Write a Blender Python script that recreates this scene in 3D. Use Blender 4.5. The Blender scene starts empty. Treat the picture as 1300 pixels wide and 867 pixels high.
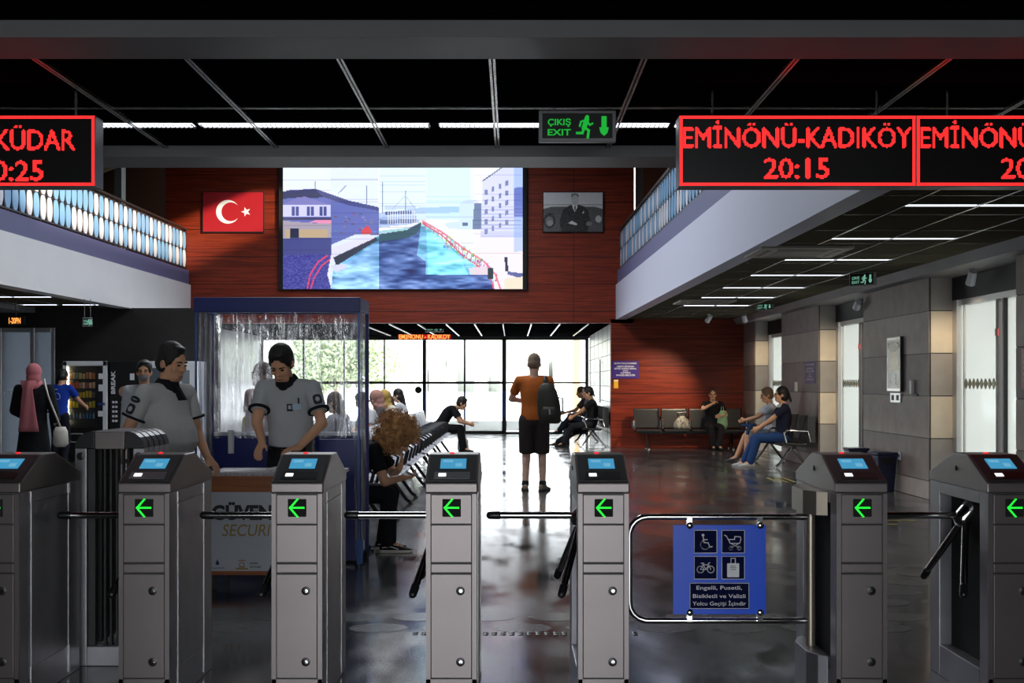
import bpy, bmesh, math, random
import numpy as np
from mathutils import Vector, Matrix
from mathutils.bvhtree import BVHTree
SC = bpy.context.scene
COL = SC.collection
RNG = random.Random(7)
R = math.radians
V = Vector
FPX, EYE, UC, VH = 1560.0, 1.43, 650.0, 486.0     # focal length in pixels, eye height, vanishing point of the hall

def X(u, y): return (u - UC) * y / FPX
def Z(v, y): return EYE - (v - VH) * y / FPX

# ------------------------------------------------------------------ materials
def _new(name):
    m = bpy.data.materials.new(name); m.use_nodes = True
    nt = m.node_tree
    return m, nt, nt.nodes['Principled BSDF'], nt.nodes['Material Output']

def mat(name, col, rough=.5, metal=0., emit=None, es=1., bump=0., bscale=40., spec=.5, var=0., vscale=6., stretch=(1, 1, 1), coat=0.):
    m, nt, b, out = _new(name)
    b.inputs['Base Color'].default_value = (*col, 1)
    b.inputs['Roughness'].default_value = rough
    b.inputs['Metallic'].default_value = metal
    b.inputs['Specular IOR Level'].default_value = spec
    b.inputs['Coat Weight'].default_value = coat
    if emit:
        b.inputs['Emission Color'].default_value = (*emit, 1)
        b.inputs['Emission Strength'].default_value = es
    if bump or var:
        tc = nt.nodes.new('ShaderNodeTexCoord'); mp = nt.nodes.new('ShaderNodeMapping')
        mp.inputs['Scale'].default_value = stretch
        nt.links.new(tc.outputs['Object'], mp.inputs['Vector'])
        if var:
            n = nt.nodes.new('ShaderNodeTexNoise'); n.inputs['Scale'].default_value = vscale; n.inputs['Detail'].default_value = 6
            nt.links.new(mp.outputs[0], n.inputs['Vector'])
            r = nt.nodes.new('ShaderNodeValToRGB')
            r.color_ramp.elements[0].position = .3; r.color_ramp.elements[1].position = .7
            r.color_ramp.elements[0].color = (*[c * (1 - var) for c in col], 1)
            r.color_ramp.elements[1].color = (*[min(1, c * (1 + var)) for c in col], 1)
            nt.links.new(n.outputs['Fac'], r.inputs['Fac']); nt.links.new(r.outputs['Color'], b.inputs['Base Color'])
        if bump:
            n2 = nt.nodes.new('ShaderNodeTexNoise'); n2.inputs['Scale'].default_value = bscale; n2.inputs['Detail'].default_value = 4
            nt.links.new(mp.outputs[0], n2.inputs['Vector'])
            bp = nt.nodes.new('ShaderNodeBump'); bp.inputs['Strength'].default_value = bump; bp.inputs['Distance'].default_value = .01
            nt.links.new(n2.outputs['Fac'], bp.inputs['Height']); nt.links.new(bp.outputs['Normal'], b.inputs['Normal'])
    return m

def emis(name, col, s):
    m, nt, b, out = _new(name)
    b.inputs['Base Color'].default_value = (.01, .01, .01, 1); b.inputs['Roughness'].default_value = .5
    b.inputs['Emission Color'].default_value = (*col, 1); b.inputs['Emission Strength'].default_value = s
    return m

def clear_glass(name, tint=(1, 1, 1), gl=.06):
    m, nt, b, out = _new(name); nt.nodes.remove(b)
    t = nt.nodes.new('ShaderNodeBsdfTransparent'); t.inputs[0].default_value = (*tint, 1)
    g = nt.nodes.new('ShaderNodeBsdfGlossy'); g.inputs['Roughness'].default_value = .02
    f = nt.nodes.new('ShaderNodeFresnel'); f.inputs[0].default_value = 1.3
    mx = nt.nodes.new('ShaderNodeMixShader')
    nt.links.new(f.outputs[0], mx.inputs[0]); nt.links.new(t.outputs[0], mx.inputs[1]); nt.links.new(g.outputs[0], mx.inputs[2])
    nt.links.new(mx.outputs[0], out.inputs[0])
    return m

def frosted_glass(name, col, clear=.15, gl=.05):
    m, nt, b, out = _new(name); nt.nodes.remove(b)
    t = nt.nodes.new('ShaderNodeBsdfTransparent'); t.inputs[0].default_value = (*col, 1)
    tr = nt.nodes.new('ShaderNodeBsdfTranslucent'); tr.inputs[0].default_value = (*col, 1)
    mx = nt.nodes.new('ShaderNodeMixShader'); mx.inputs[0].default_value = clear
    nt.links.new(tr.outputs[0], mx.inputs[1]); nt.links.new(t.outputs[0], mx.inputs[2])
    g = nt.nodes.new('ShaderNodeBsdfGlossy'); g.inputs['Roughness'].default_value = .1
    m2 = nt.nodes.new('ShaderNodeMixShader'); m2.inputs[0].default_value = gl
    nt.links.new(mx.outputs[0], m2.inputs[1]); nt.links.new(g.outputs[0], m2.inputs[2]); nt.links.new(m2.outputs[0], out.inputs[0])
    return m

def attr_mat(name, emit=None, rough=.5, scale=1.):
    m, nt, b, out = _new(name)
    a = nt.nodes.new('ShaderNodeAttribute'); a.attribute_name = 'pic'
    b.inputs['Roughness'].default_value = rough
    if emit:
        b.inputs['Base Color'].default_value = (.02, .02, .02, 1)
        nt.links.new(a.outputs['Color'], b.inputs['Emission Color']); b.inputs['Emission Strength'].default_value = emit
    else:
        nt.links.new(a.outputs['Color'], b.inputs['Base Color'])
    return m

# ------------------------------------------------------------------ mesh builder
class MB:
    def __init__(s): s.bm = bmesh.new(); s.mi = 0
    def _f(s, vs):
        try:
            f = s.bm.faces.new(vs); f.material_index = s.mi; return f
        except ValueError: return None
    def hull(s, pts, faces):
        vs = [s.bm.verts.new(p) for p in pts]
        for f in faces: s._f([vs[i] for i in f])
    def box(s, x0, x1, y0, y1, z0, z1):
        s.hull([(x0, y0, z0), (x1, y0, z0), (x1, y1, z0), (x0, y1, z0), (x0, y0, z1), (x1, y0, z1), (x1, y1, z1), (x0, y1, z1)],
               [(3, 2, 1, 0), (4, 5, 6, 7), (0, 1, 5, 4), (1, 2, 6, 5), (2, 3, 7, 6), (3, 0, 4, 7)]); return s
    def prism(s, poly, lo, hi, axis='x'):
        """polygon in the plane across axis: x -> (y, z), y -> (x, z), z -> (x, y)"""
        def P(a, b, t): return (t, a, b) if axis == 'x' else (a, t, b) if axis == 'y' else (a, b, t)
        n = len(poly)
        A = [s.bm.verts.new(P(a, b, lo)) for a, b in poly]; B = [s.bm.verts.new(P(a, b, hi)) for a, b in poly]
        s._f(A[::-1]); s._f(B)
        for i in range(n): s._f([A[i], A[(i + 1) % n], B[(i + 1) % n], B[i]])
        return s
    def loft(s, rings, caps=True, closed=False):
        L = [[s.bm.verts.new(p) for p in r] for r in rings]; n = len(L[0])
        for k in range(len(L) - 1 + (1 if closed else 0)):
            a, b = L[k], L[(k + 1) % len(L)]
            for i in range(n): s._f([a[i], a[(i + 1) % n], b[(i + 1) % n], b[i]])
        if caps and not closed: s._f(L[0][::-1]); s._f(L[-1])
        return s
    def tube(s, pts, r, n=10, closed=False):
        pts = [V(p) for p in pts]; rs = r if isinstance(r, (list, tuple)) else [r] * len(pts); rings = []; up = None; m = len(pts)
        for i, p in enumerate(pts):
            a = pts[i - 1] if (i > 0 or closed) else p; b = pts[(i + 1) % m] if (i < m - 1 or closed) else p
            d = (b - a).normalized()
            if up is None: up = V((0, 0, 1)) if abs(d.z) < .9 else V((1, 0, 0))
            x = d.cross(up).normalized(); yv = x.cross(d).normalized(); up = yv
            rings.append([p + (x * math.cos(t) + yv * math.sin(t)) * rs[i] for t in [2 * math.pi * k / n for k in range(n)]])
        return s.loft(rings, closed=closed)
    def lathe(s, prof, c=(0, 0, 0), n=16, axis='z'):
        c = V(c)
        def P(r, h, t):
            a, b = r * math.cos(t), r * math.sin(t)
            return c + (V((a, b, h)) if axis == 'z' else V((a, h, b)) if axis == 'y' else V((h, a, b)))
        return s.loft([[P(r, h, 2 * math.pi * k / n) for k in range(n)] for r, h in prof])
    def ell(s, c, rad, rot=None, nu=14, nv=8):
        c = V(c); M = rot or Matrix.Identity(3)
        rings = [[c + M @ V((rad[0] * math.sin(a) * math.cos(t), rad[1] * math.sin(a) * math.sin(t), rad[2] * math.cos(a)))
                  for t in [2 * math.pi * k / nu for k in range(nu)]] for a in [math.pi * (1 - (j + .5) / nv) for j in range(nv)]]
        return s.loft(rings)
    def cap(s, a, b, ra, rb, n=12):
        """round-ended tapered limb"""
        a, b = V(a), V(b); d = b - a
        if d.length < 1e-5: return s.ell(a, (ra, ra, ra))
        d.normalize(); pts = []; rr = []
        for t in (-.97, -.75, -.4): pts.append(a + d * ra * t); rr.append(ra * math.sqrt(1 - t * t))
        pts.append(a); rr.append(ra); pts.append(b); rr.append(rb)
        for t in (.4, .75, .97): pts.append(b + d * rb * t); rr.append(rb * math.sqrt(1 - t * t))
        return s.tube(pts, rr, n)
    # flat shapes standing in the xz plane, facing -y, thickness t behind the face at y
    def flat(s, poly, y, t=.002): return s.prism([(a, b) for a, b in poly], y, y + t, 'y')
    def disc(s, c, r, y, t=.002, n=16): return s.flat([(c[0] + r * math.cos(k * 2 * math.pi / n), c[1] + r * math.sin(k * 2 * math.pi / n)) for k in range(n)], y, t)
    def stroke(s, pts, w, y, t=.002, closed=False):
        P = [V((a, b)) for a, b in pts]; m = len(P)
        for i in range(m if closed else m - 1):
            a, b = P[i], P[(i + 1) % m]; d = (b - a)
            if d.length < 1e-6: continue
            d.normalize(); q = V((-d.y, d.x)) * w / 2; e = d * w * .45
            s.flat([tuple(a - e + q), tuple(a - e - q), tuple(b + e - q), tuple(b + e + q)], y, t)
        return s
    def arc(s, c, r, w, y, a0=0, a1=360, n=20, t=.002):
        return s.stroke([(c[0] + r * math.cos(R(a0 + (a1 - a0) * k / n)), c[1] + r * math.sin(R(a0 + (a1 - a0) * k / n))) for k in range(n + 1)], w, y, t)
    def mesh(s, name):
        bmesh.ops.recalc_face_normals(s.bm, faces=s.bm.faces[:])
        me = bpy.data.meshes.new(name); s.bm.to_mesh(me); s.bm.free(); return me
    def build(s, name, m, parent=None, smooth=False, bevel=0., loc=None, rot=None):
        me = s.mesh(name)
        return link(name, me, m, parent, smooth, bevel, loc, rot)

def link(name, me, m, parent=None, smooth=False, bevel=0., loc=None, rot=None):
    for q in (m if isinstance(m, (list, tuple)) else [m]): me.materials.append(q)
    if smooth:
        me.polygons.foreach_set('use_smooth', [True] * len(me.polygons))
        if smooth != 'all': me.set_sharp_from_angle(angle=R(40))
    o = bpy.data.objects.new(name, me); COL.objects.link(o)
    if bevel:
        b = o.modifiers.new('bevel', 'BEVEL'); b.width = bevel; b.segments = 2; b.limit_method = 'ANGLE'
    if parent: o.parent = parent
    if loc: o.location = loc
    if rot: o.rotation_euler = rot
    return o

def tag(o, label=None, cat=None, group=None, kind=None):
    if label: o['label'] = label
    if cat: o['category'] = cat
    if group: o['group'] = group
    if kind: o['kind'] = kind
    return o

def thing(name, label, cat, loc=(0, 0, 0), rz=0., group=None):
    o = bpy.data.objects.new(name, None); COL.objects.link(o)
    o.location = loc; o.rotation_euler = (0, 0, rz); o.empty_display_size = .1
    return tag(o, label, cat, group)

def struct(o, label=None):
    o['kind'] = 'structure'
    if label: o['label'] = label
    return o

def copy_tree(o, parent=None):
    c = o.copy(); COL.objects.link(c)
    if parent: c.parent = parent
    for ch in list(o.children): copy_tree(ch, c)
    return c

# ------------------------------------------------------------------ lettering
def text_mesh(s, bold=0., shear=0.):
    cu = bpy.data.curves.new('txt', 'FONT'); cu.body = s; cu.size = 1; cu.offset = bold; cu.shear = shear; cu.fill_mode = 'FRONT'
    cu.resolution_u = 3
    o = bpy.data.objects.new('txt', cu); COL.objects.link(o)
    dg = bpy.context.evaluated_depsgraph_get()
    me = bpy.data.meshes.new_from_object(o.evaluated_get(dg))
    bpy.data.objects.remove(o); bpy.data.curves.remove(cu)
    return me

def text(s, m, parent, c, h=None, w=None, y=0., bold=0., shear=0., name='lettering', rot=None, cap='H'):
    """lettering facing local -y; c = centre (x, z) of the capitals; h = cap height; w = width"""
    me = text_mesh(s, bold, shear)
    n = len(me.vertices); co = np.zeros(n * 3); me.vertices.foreach_get('co', co); co = co.reshape(-1, 3)
    x0, x1 = co[:, 0].min(), co[:, 0].max()
    caph = .73
    sy = (h / caph) if h else None; sx = (w / (x1 - x0)) if w else None
    if sy is None: sy = sx
    if sx is None: sx = sy
    px = (co[:, 0] - (x0 + x1) / 2) * sx; pz = (co[:, 1] - caph / 2) * sy
    if rot: px, pz = px * math.cos(rot) - pz * math.sin(rot), px * math.sin(rot) + pz * math.cos(rot)
    out = np.stack([px + c[0], np.full(n, y), pz + c[1]], 1)
    me.vertices.foreach_set('co', out.ravel()); me.update()
    return link(name, me, m, parent)

def led_dots(mb, s, c, h, w, y, pitch, size, bold=0., thick=.0036):
    me = text_mesh(s, bold)
    vs = [v.co.copy() for v in me.vertices]
    xs = [v.x for v in vs]; x0, x1 = min(xs), max(xs); caph = .73
    sx, sy = w / (x1 - x0), h / caph
    P = [V(((v.x - (x0 + x1) / 2) * sx, (v.y - caph / 2) * sy, 0)) for v in vs]
    bv = BVHTree.FromPolygons(P, [list(p.vertices) for p in me.polygons])
    bpy.data.meshes.remove(me)
    zs = [p.y for p in P]
    i0, i1 = int(min(p.x for p in P) / pitch) - 1, int(max(p.x for p in P) / pitch) + 1
    for i in range(i0, i1 + 1):
        for j in range(int(min(zs) / pitch) - 1, int(max(zs) / pitch) + 2):
            if any(bv.ray_cast(V((i * pitch + e, j * pitch + f, 1)), V((0, 0, -1)))[0] is not None for e, f in ((0, 0), (thick, 0), (-thick, 0), (0, thick * .6), (0, -thick * .6))):
                dot(mb, c[0] + i * pitch, c[1] + j * pitch, y, size)

def dot(mb, x, z, y, s):
    h = s / 2
    mb._f([mb.bm.verts.new(p) for p in ((x - h, y, z - h), (x + h, y, z - h), (x + h, y, z + h), (x - h, y, z + h))])

# ------------------------------------------------------------------ picture painter (for the lit screen, photographs, posters)
class Canvas:
    def __init__(s, w, h, col=(0, 0, 0)):
        s.w, s.h = w, h; s.a = np.zeros((h, w, 3)); s.a[:] = col
        s.yy, s.xx = np.mgrid[0:h, 0:w]; s.xx = (s.xx + .5) / w; s.yy = (s.yy + .5) / h
        s.rs = np.random.RandomState(3)
    def _mix(s, m, col, al=1.):
        s.a[m] = s.a[m] * (1 - al) + np.array(col) * al
    def poly(s, pts, col, al=1.):
        m = np.zeros((s.h, s.w), bool); n = len(pts)
        for i in range(n):
            x0, y0 = pts[i]; x1, y1 = pts[(i + 1) % n]
            c = (y0 <= s.yy) != (y1 <= s.yy)
            if y1 != y0: m ^= c & (s.xx < (x1 - x0) * (s.yy - y0) / (y1 - y0) + x0)
        s._mix(m, col, al); return m
    def rect(s, x0, y0, x1, y1, col, al=1.): s._mix((s.xx >= x0) & (s.xx < x1) & (s.yy >= y0) & (s.yy < y1), col, al)
    def ell(s, cx, cy, rx, ry, col, al=1.): s._mix(((s.xx - cx) / rx) ** 2 + ((s.yy - cy) / ry) ** 2 < 1, col, al)
    def line(s, pts, w, col, al=1.):
        asp = s.h / s.w
        for (x0, y0), (x1, y1) in zip(pts[:-1], pts[1:]):
            dx, dy = x1 - x0, (y1 - y0) * asp; L = dx * dx + dy * dy + 1e-12
            t = np.clip(((s.xx - x0) * dx + (s.yy - y0) * asp * dy) / L, 0, 1)
            d = np.hypot(s.xx - x0 - t * dx, (s.yy - y0) * asp - t * dy)
            s._mix(d < w / 2, col, al)
    def grain(s, m, amt, stretch=1):
        g = s.rs.rand(s.h, (s.w + stretch - 1) // stretch).repeat(stretch, 1)[:, :s.w] - .5
        s.a += (g * amt * m)[..., None]
    def build(s, name, m, parent, x0, x1, z0, z1, y):
        w, h = s.w, s.h
        gx = np.linspace(x0, x1, w + 1); gz = np.linspace(z1, z0, h + 1)
        co = np.stack([np.tile(gx, h + 1), np.full((w + 1) * (h + 1), y), np.repeat(gz, w + 1)], 1)
        j, i = np.mgrid[0:h, 0:w]; a = (j * (w + 1) + i).ravel()
        fc = np.stack([a, a + w + 1, a + w + 2, a + 1], 1)
        me = bpy.data.meshes.new(name)
        me.vertices.add(len(co)); me.vertices.foreach_set('co', co.ravel())
        me.loops.add(fc.size); me.loops.foreach_set('vertex_index', fc.ravel().astype(np.int32))
        me.polygons.add(len(fc)); me.polygons.foreach_set('loop_start', (np.arange(len(fc)) * 4).astype(np.int32))
        me.update(calc_edges=True)
        at = me.attributes.new('pic', 'FLOAT_COLOR', 'CORNER')
        c = np.ones((len(fc), 4, 4)); c[:, :, :3] = np.clip(s.a, 0, 1).reshape(-1, 1, 3)
        at.data.foreach_set('color', c.ravel())
        return link(name, me, m, parent)
# ------------------------------------------------------------------ the materials
def wood_mat(name, dark, light, spec=.3):
    m, nt, b, out = _new(name)
    tc = nt.nodes.new('ShaderNodeTexCoord'); mp = nt.nodes.new('ShaderNodeMapping'); mp.inputs['Scale'].default_value = (.5, .5, 14)
    nt.links.new(tc.outputs['Object'], mp.inputs['Vector'])
    n = nt.nodes.new('ShaderNodeTexNoise'); n.inputs['Scale'].default_value = 2.2; n.inputs['Detail'].default_value = 8; n.inputs['Roughness'].default_value = .65
    nt.links.new(mp.outputs[0], n.inputs['Vector'])
    r = nt.nodes.new('ShaderNodeValToRGB'); e = r.color_ramp.elements
    e[0].position = .32; e[1].position = .68; e[0].color = (*dark, 1); e[1].color = (*light, 1)
    nt.links.new(n.outputs['Fac'], r.inputs['Fac'])
    # board joints: horizontal every .3 m, darker grooves
    sx = nt.nodes.new('ShaderNodeSeparateXYZ'); nt.links.new(tc.outputs['Object'], sx.inputs[0])
    mm = nt.nodes.new('ShaderNodeMath'); mm.operation = 'PINGPONG'; mm.inputs[1].default_value = .3; nt.links.new(sx.outputs['Z'], mm.inputs[0])
    lt = nt.nodes.new('ShaderNodeMath'); lt.operation = 'LESS_THAN'; lt.inputs[1].default_value = .008; nt.links.new(mm.outputs[0], lt.inputs[0])
    mx = nt.nodes.new('ShaderNodeMix'); mx.data_type = 'RGBA'; nt.links.new(lt.outputs[0], mx.inputs['Factor'])
    nt.links.new(r.outputs[0], mx.inputs['A']); mx.inputs['B'].default_value = (*[c * .35 for c in dark], 1)
    nt.links.new(mx.outputs['Result'], b.inputs['Base Color'])
    b.inputs['Roughness'].default_value = .45; b.inputs['Specular IOR Level'].default_value = spec
    return m

def floor_mat():
    m, nt, b, out = _new('polished_stone_floor')
    tc = nt.nodes.new('ShaderNodeTexCoord')
    n1 = nt.nodes.new('ShaderNodeTexNoise'); n1.inputs['Scale'].default_value = 1.3; n1.inputs['Detail'].default_value = 10; n1.inputs['Roughness'].default_value = .68
    mp = nt.nodes.new('ShaderNodeMapping'); mp.inputs['Scale'].default_value = (1.2, .5, 1); mp.inputs['Rotation'].default_value = (0, 0, .5)
    nt.links.new(tc.outputs['Object'], mp.inputs['Vector']); nt.links.new(mp.outputs[0], n1.inputs['Vector'])
    r1 = nt.nodes.new('ShaderNodeValToRGB'); e = r1.color_ramp.elements
    e[0].position = .35; e[0].color = (.030, .031, .034, 1); e[1].position = .72; e[1].color = (.15, .145, .14, 1)
    nt.links.new(n1.outputs['Fac'], r1.inputs['Fac'])
    br = nt.nodes.new('ShaderNodeTexBrick'); br.offset = 0; br.inputs['Scale'].default_value = 1
    br.inputs['Brick Width'].default_value = .9; br.inputs['Row Height'].default_value = .9; br.inputs['Mortar Size'].default_value = .006
    br.inputs['Color1'].default_value = (1, 1, 1, 1); br.inputs['Color2'].default_value = (.75, .75, .75, 1); br.inputs['Mortar'].default_value = (.3, .3, .3, 1)
    nt.links.new(tc.outputs['Object'], br.inputs['Vector'])
    mx = nt.nodes.new('ShaderNodeMix'); mx.data_type = 'RGBA'; mx.blend_type = 'MULTIPLY'; mx.inputs['Factor'].default_value = 1
    nt.links.new(r1.outputs[0], mx.inputs['A']); nt.links.new(br.outputs['Color'], mx.inputs['B'])
    nt.links.new(mx.outputs['Result'], b.inputs['Base Color'])
    r2 = nt.nodes.new('ShaderNodeMapRange'); r2.inputs['To Min'].default_value = .05; r2.inputs['To Max'].default_value = .27
    r2.inputs['From Min'].default_value = .3; r2.inputs['From Max'].default_value = .7
    n2 = nt.nodes.new('ShaderNodeTexNoise'); n2.inputs['Scale'].default_value = 2.4; n2.inputs['Detail'].default_value = 8
    nt.links.new(mp.outputs[0], n2.inputs['Vector']); nt.links.new(n2.outputs['Fac'], r2.inputs['Value'])
    nt.links.new(r2.outputs[0], b.inputs['Roughness'])
    bp = nt.nodes.new('ShaderNodeBump'); bp.inputs['Strength'].default_value = .035; bp.inputs['Distance'].default_value = .01
    nt.links.new(n1.outputs['Fac'], bp.inputs['Height']); nt.links.new(bp.outputs[0], b.inputs['Normal'])
    b.inputs['Specular IOR Level'].default_value = 1.
    return m

def louvre_mat(name, a, c, pitch):
    """ceiling panels of fine metal blades"""
    m, nt, b, out = _new(name)
    tc = nt.nodes.new('ShaderNodeTexCoord'); sx = nt.nodes.new('ShaderNodeSeparateXYZ'); nt.links.new(tc.outputs['Object'], sx.inputs[0])
    mm = nt.nodes.new('ShaderNodeMath'); mm.operation = 'PINGPONG'; mm.inputs[1].default_value = pitch; nt.links.new(sx.outputs['Y'], mm.inputs[0])
    dv = nt.nodes.new('ShaderNodeMath'); dv.operation = 'DIVIDE'; dv.inputs[1].default_value = pitch; nt.links.new(mm.outputs[0], dv.inputs[0])
    r = nt.nodes.new('ShaderNodeValToRGB'); e = r.color_ramp.elements; e[0].color = (*a, 1); e[1].color = (*c, 1); e[0].position = .55; e[1].position = .8
    df = nt.nodes.new('ShaderNodeBsdfDiffuse'); nt.nodes.remove(b)
    nt.links.new(dv.outputs[0], r.inputs[0]); nt.links.new(r.outputs[0], df.inputs['Color']); nt.links.new(df.outputs[0], out.inputs[0])
    return m

M = {}
M['floor'] = floor_mat()
M['inlay'] = mat('pale_stone_inlay', (.135, .135, .13), .22, var=.25, vscale=9)
M['redwood'] = wood_mat('red_mahogany_boards', (.085, .007, .0025), (.27, .032, .008))
M['blackpaint'] = mat('black_paint', (.008, .008, .009), .6)
M['ceil_black'] = louvre_mat('black_louvre_ceiling', (.004, .004, .005), (.012, .012, .012), .02)
M['ceil_olive'] = louvre_mat('olive_louvre_ceiling', (.03, .027, .018), (.26, .235, .17), .022)
M['beam'] = mat('grey_painted_beam', (.24, .24, .25), .5, var=.08, vscale=2)
M['fascia'] = mat('white_painted_fascia', (.72, .72, .74), .45, var=.03, vscale=1.5)
M['band'] = mat('lilac_grey_band', (.115, .12, .24), .5)
M['bar'] = mat('ceiling_grid_metal', (.42, .41, .40), .25, .8)
M['darkwall'] = mat('dark_brown_wall', (.014, .011, .010), .6, var=.3)
M['white'] = mat('white_wall_tile', (.8, .8, .8), .3)
M['groove'] = mat('dark_groove', (.05, .05, .055), .6)
M['pier_a'] = mat('brown_stone_light', (.50, .405, .355), .5, var=.12, vscale=5)
M['pier_b'] = mat('brown_stone_dark', (.29, .225, .20), .5, var=.14, vscale=5)
M['pier_c'] = mat('window_lit_stone_light', (.80, .70, .55), .55, var=.06, vscale=5)  # pillar end faces: light bands with the window light put into the colour
M['pier_d'] = mat('window_lit_stone_dark', (.40, .37, .34), .55, var=.08, vscale=5)  # dark bands of the end faces, lightened the same way for window light
M['steel'] = mat('brushed_steel', (.20, .175, .17), .36, .8, var=.06, vscale=3)
M['steel_side'] = mat('satin_steel_side', (.34, .33, .35), .40, .8, bump=.03, bscale=20, var=.10, vscale=3, stretch=(2, 2, 2))
M['chrome'] = mat('chrome', (.72, .71, .70), .14, 1.)
M['seam'] = mat('dark_seam', (.02, .02, .02), .5)
M['black'] = mat('black_plastic', (.010, .010, .011), .35)
M['blackmatt'] = mat('black_matt', (.006, .006, .006), .8)
M['charcoal'] = mat('charcoal_plastic', (.035, .035, .038), .4)
M['lcd'] = emis('blue_lcd', (.06, .36, .62), .85)
M['lcd2'] = emis('pale_lcd', (.16, .46, .66), .9)
M['green_led'] = emis('green_led', (.01, 1., .04), 1.6)
M['green_sign'] = emis('green_sign', (.01, .55, .05), .75)
M['green_dim'] = emis('dim_green_sign', (.30, .75, .55), .55)
M['red_led'] = emis('red_led', (1., .022, .022), 2.3)
M['red_glow'] = emis('red_panel', (1., .02, .03), 1.0)
M['amber_led'] = emis('amber_led', (1., .30, .06), 2.2)
M['tubelight'] = emis('cool_tube', (.86, .92, 1.), 7.)
M['tubelight2'] = emis('cool_tube_dim', (.80, .88, 1.), 4.)
M['whiteglow'] = emis('white_reader_light', (1., 1., 1.), 1.3)
M['blue'] = mat('blue_panel', (.004, .014, .15), .4)
M['signblue'] = mat('sign_blue', (.002, .09, .80), .3)
M['navy'] = mat('navy_print', (.005, .008, .045), .9, spec=.1)
M['signgrey'] = mat('sign_print_grey', (.80, .80, .82), .5)
M['violet'] = mat('violet_sign', (.045, .018, .20), .4)
M['paper'] = mat('white_paper', (.8, .8, .8), .6)
M['paperlilac'] = mat('printed_paper', (.50, .47, .50), .6, var=.3, vscale=60)
M['banner'] = mat('banner_white', (.62, .64, .70), .5)
M['ochre'] = mat('ochre_ink', (.42, .27, .06), .5)
M['inkblack'] = mat('black_ink', (.01, .01, .012), .5)
M['inkblue'] = mat('blue_ink', (.02, .05, .25), .5)
M['orangewood'] = mat('orange_wood', (.36, .10, .018), .45, var=.3, vscale=5, stretch=(.3, 1, 8))
M['yellow'] = mat('yellow_sticker', (.85, .45, .02), .5)
M['flagred'] = mat('flag_red', (.40, .010, .018), .45)
M['flagwhite'] = mat('flag_white', (.85, .85, .85), .5)
M['glass'] = clear_glass('clear_window_glass')
M['frost'] = frosted_glass('frosted_window_glass', (.36, .375, .37), .16)
M['frost_mark'] = frosted_glass('pale_glass_marking', (.42, .40, .34), .0)
M['frost_dark'] = frosted_glass('smoked_frosted_glass', (.25, .27, .30), .05)
M['alu'] = mat('aluminium_frame', (.62, .62, .62), .3, .7)
M['winframe'] = mat('dark_window_frame', (.012, .012, .016), .4)
M['bluesticker'] = mat('blue_sticker', (.02, .08, .42), .4)
M['white_paint'] = mat('white_enamel', (.75, .77, .80), .35)
M['oval_w'] = mat('white_acrylic_oval', (.72, .73, .80), .25)
M['oval_b'] = mat('blue_acrylic_oval', (.22, .45, .72), .25)
M['rail'] = mat('dark_rail_metal', (.06, .055, .05), .35, .6)
M['seatsteel'] = mat('seat_steel', (.66, .66, .72), .35, .35)
M['seatblack'] = mat('black_leatherette', (.012, .012, .013), .38)
M['plate'] = mat('bronze_plate', (.35, .30, .24), .35, .7)
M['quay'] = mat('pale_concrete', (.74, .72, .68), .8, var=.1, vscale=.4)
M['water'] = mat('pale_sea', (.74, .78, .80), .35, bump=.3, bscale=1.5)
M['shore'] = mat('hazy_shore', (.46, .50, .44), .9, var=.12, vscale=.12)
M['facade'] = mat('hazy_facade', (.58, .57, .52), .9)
M['tan'] = mat('tan_column', (.55, .38, .18), .7)
M['dustbin'] = mat('dark_blue_bin', (.012, .018, .06), .35)
M['lineyellow'] = mat('yellow_floor_line', (.40, .30, .03), .4)
M['pinkposter'] = mat('pink_poster', (.70, .40, .36), .5)

def plastic_film():
    m, nt, b, out = _new('clear_plastic_film'); nt.nodes.remove(b)
    tc = nt.nodes.new('ShaderNodeTexCoord'); mp = nt.nodes.new('ShaderNodeMapping'); mp.inputs['Scale'].default_value = (9, 9, 1.6)
    nt.links.new(tc.outputs['Object'], mp.inputs['Vector'])
    n = nt.nodes.new('ShaderNodeTexNoise'); n.inputs['Scale'].default_value = 1.6; n.inputs['Detail'].default_value = 5; n.inputs['Distortion'].default_value = 1.2
    nt.links.new(mp.outputs[0], n.inputs['Vector'])
    bp = nt.nodes.new('ShaderNodeBump'); bp.inputs['Strength'].default_value = .55; bp.inputs['Distance'].default_value = .05
    nt.links.new(n.outputs['Fac'], bp.inputs['Height'])
    t = nt.nodes.new('ShaderNodeBsdfTransparent'); t.inputs[0].default_value = (.86, .87, .92, 1)
    g = nt.nodes.new('ShaderNodeBsdfGlossy'); g.inputs['Roughness'].default_value = .12; nt.links.new(bp.outputs[0], g.inputs['Normal'])
    d = nt.nodes.new('ShaderNodeBsdfTranslucent'); d.inputs[0].default_value = (.9, .9, .95, 1); nt.links.new(bp.outputs[0], d.inputs['Normal'])
    m0 = nt.nodes.new('ShaderNodeMixShader'); m0.inputs[0].default_value = .4
    nt.links.new(g.outputs[0], m0.inputs[1]); nt.links.new(d.outputs[0], m0.inputs[2])
    r = nt.nodes.new('ShaderNodeMapRange'); r.inputs['From Min'].default_value = .4; r.inputs['From Max'].default_value = .75
    r.inputs['To Min'].default_value = .12; r.inputs['To Max'].default_value = .7
    nt.links.new(n.outputs['Fac'], r.inputs['Value'])
    mx = nt.nodes.new('ShaderNodeMixShader')
    nt.links.new(r.outputs[0], mx.inputs[0]); nt.links.new(t.outputs[0], mx.inputs[1]); nt.links.new(m0.outputs[0], mx.inputs[2])
    nt.links.new(mx.outputs[0], out.inputs[0])
    return m
M['film'] = plastic_film()
# ------------------------------------------------------------------ the hall
def sbox(name, m, x0, x1, y0, y1, z0, z1, label=None):
    return struct(MB().box(x0, x1, y0, y1, z0, z1).build(name, m), label)

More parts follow.
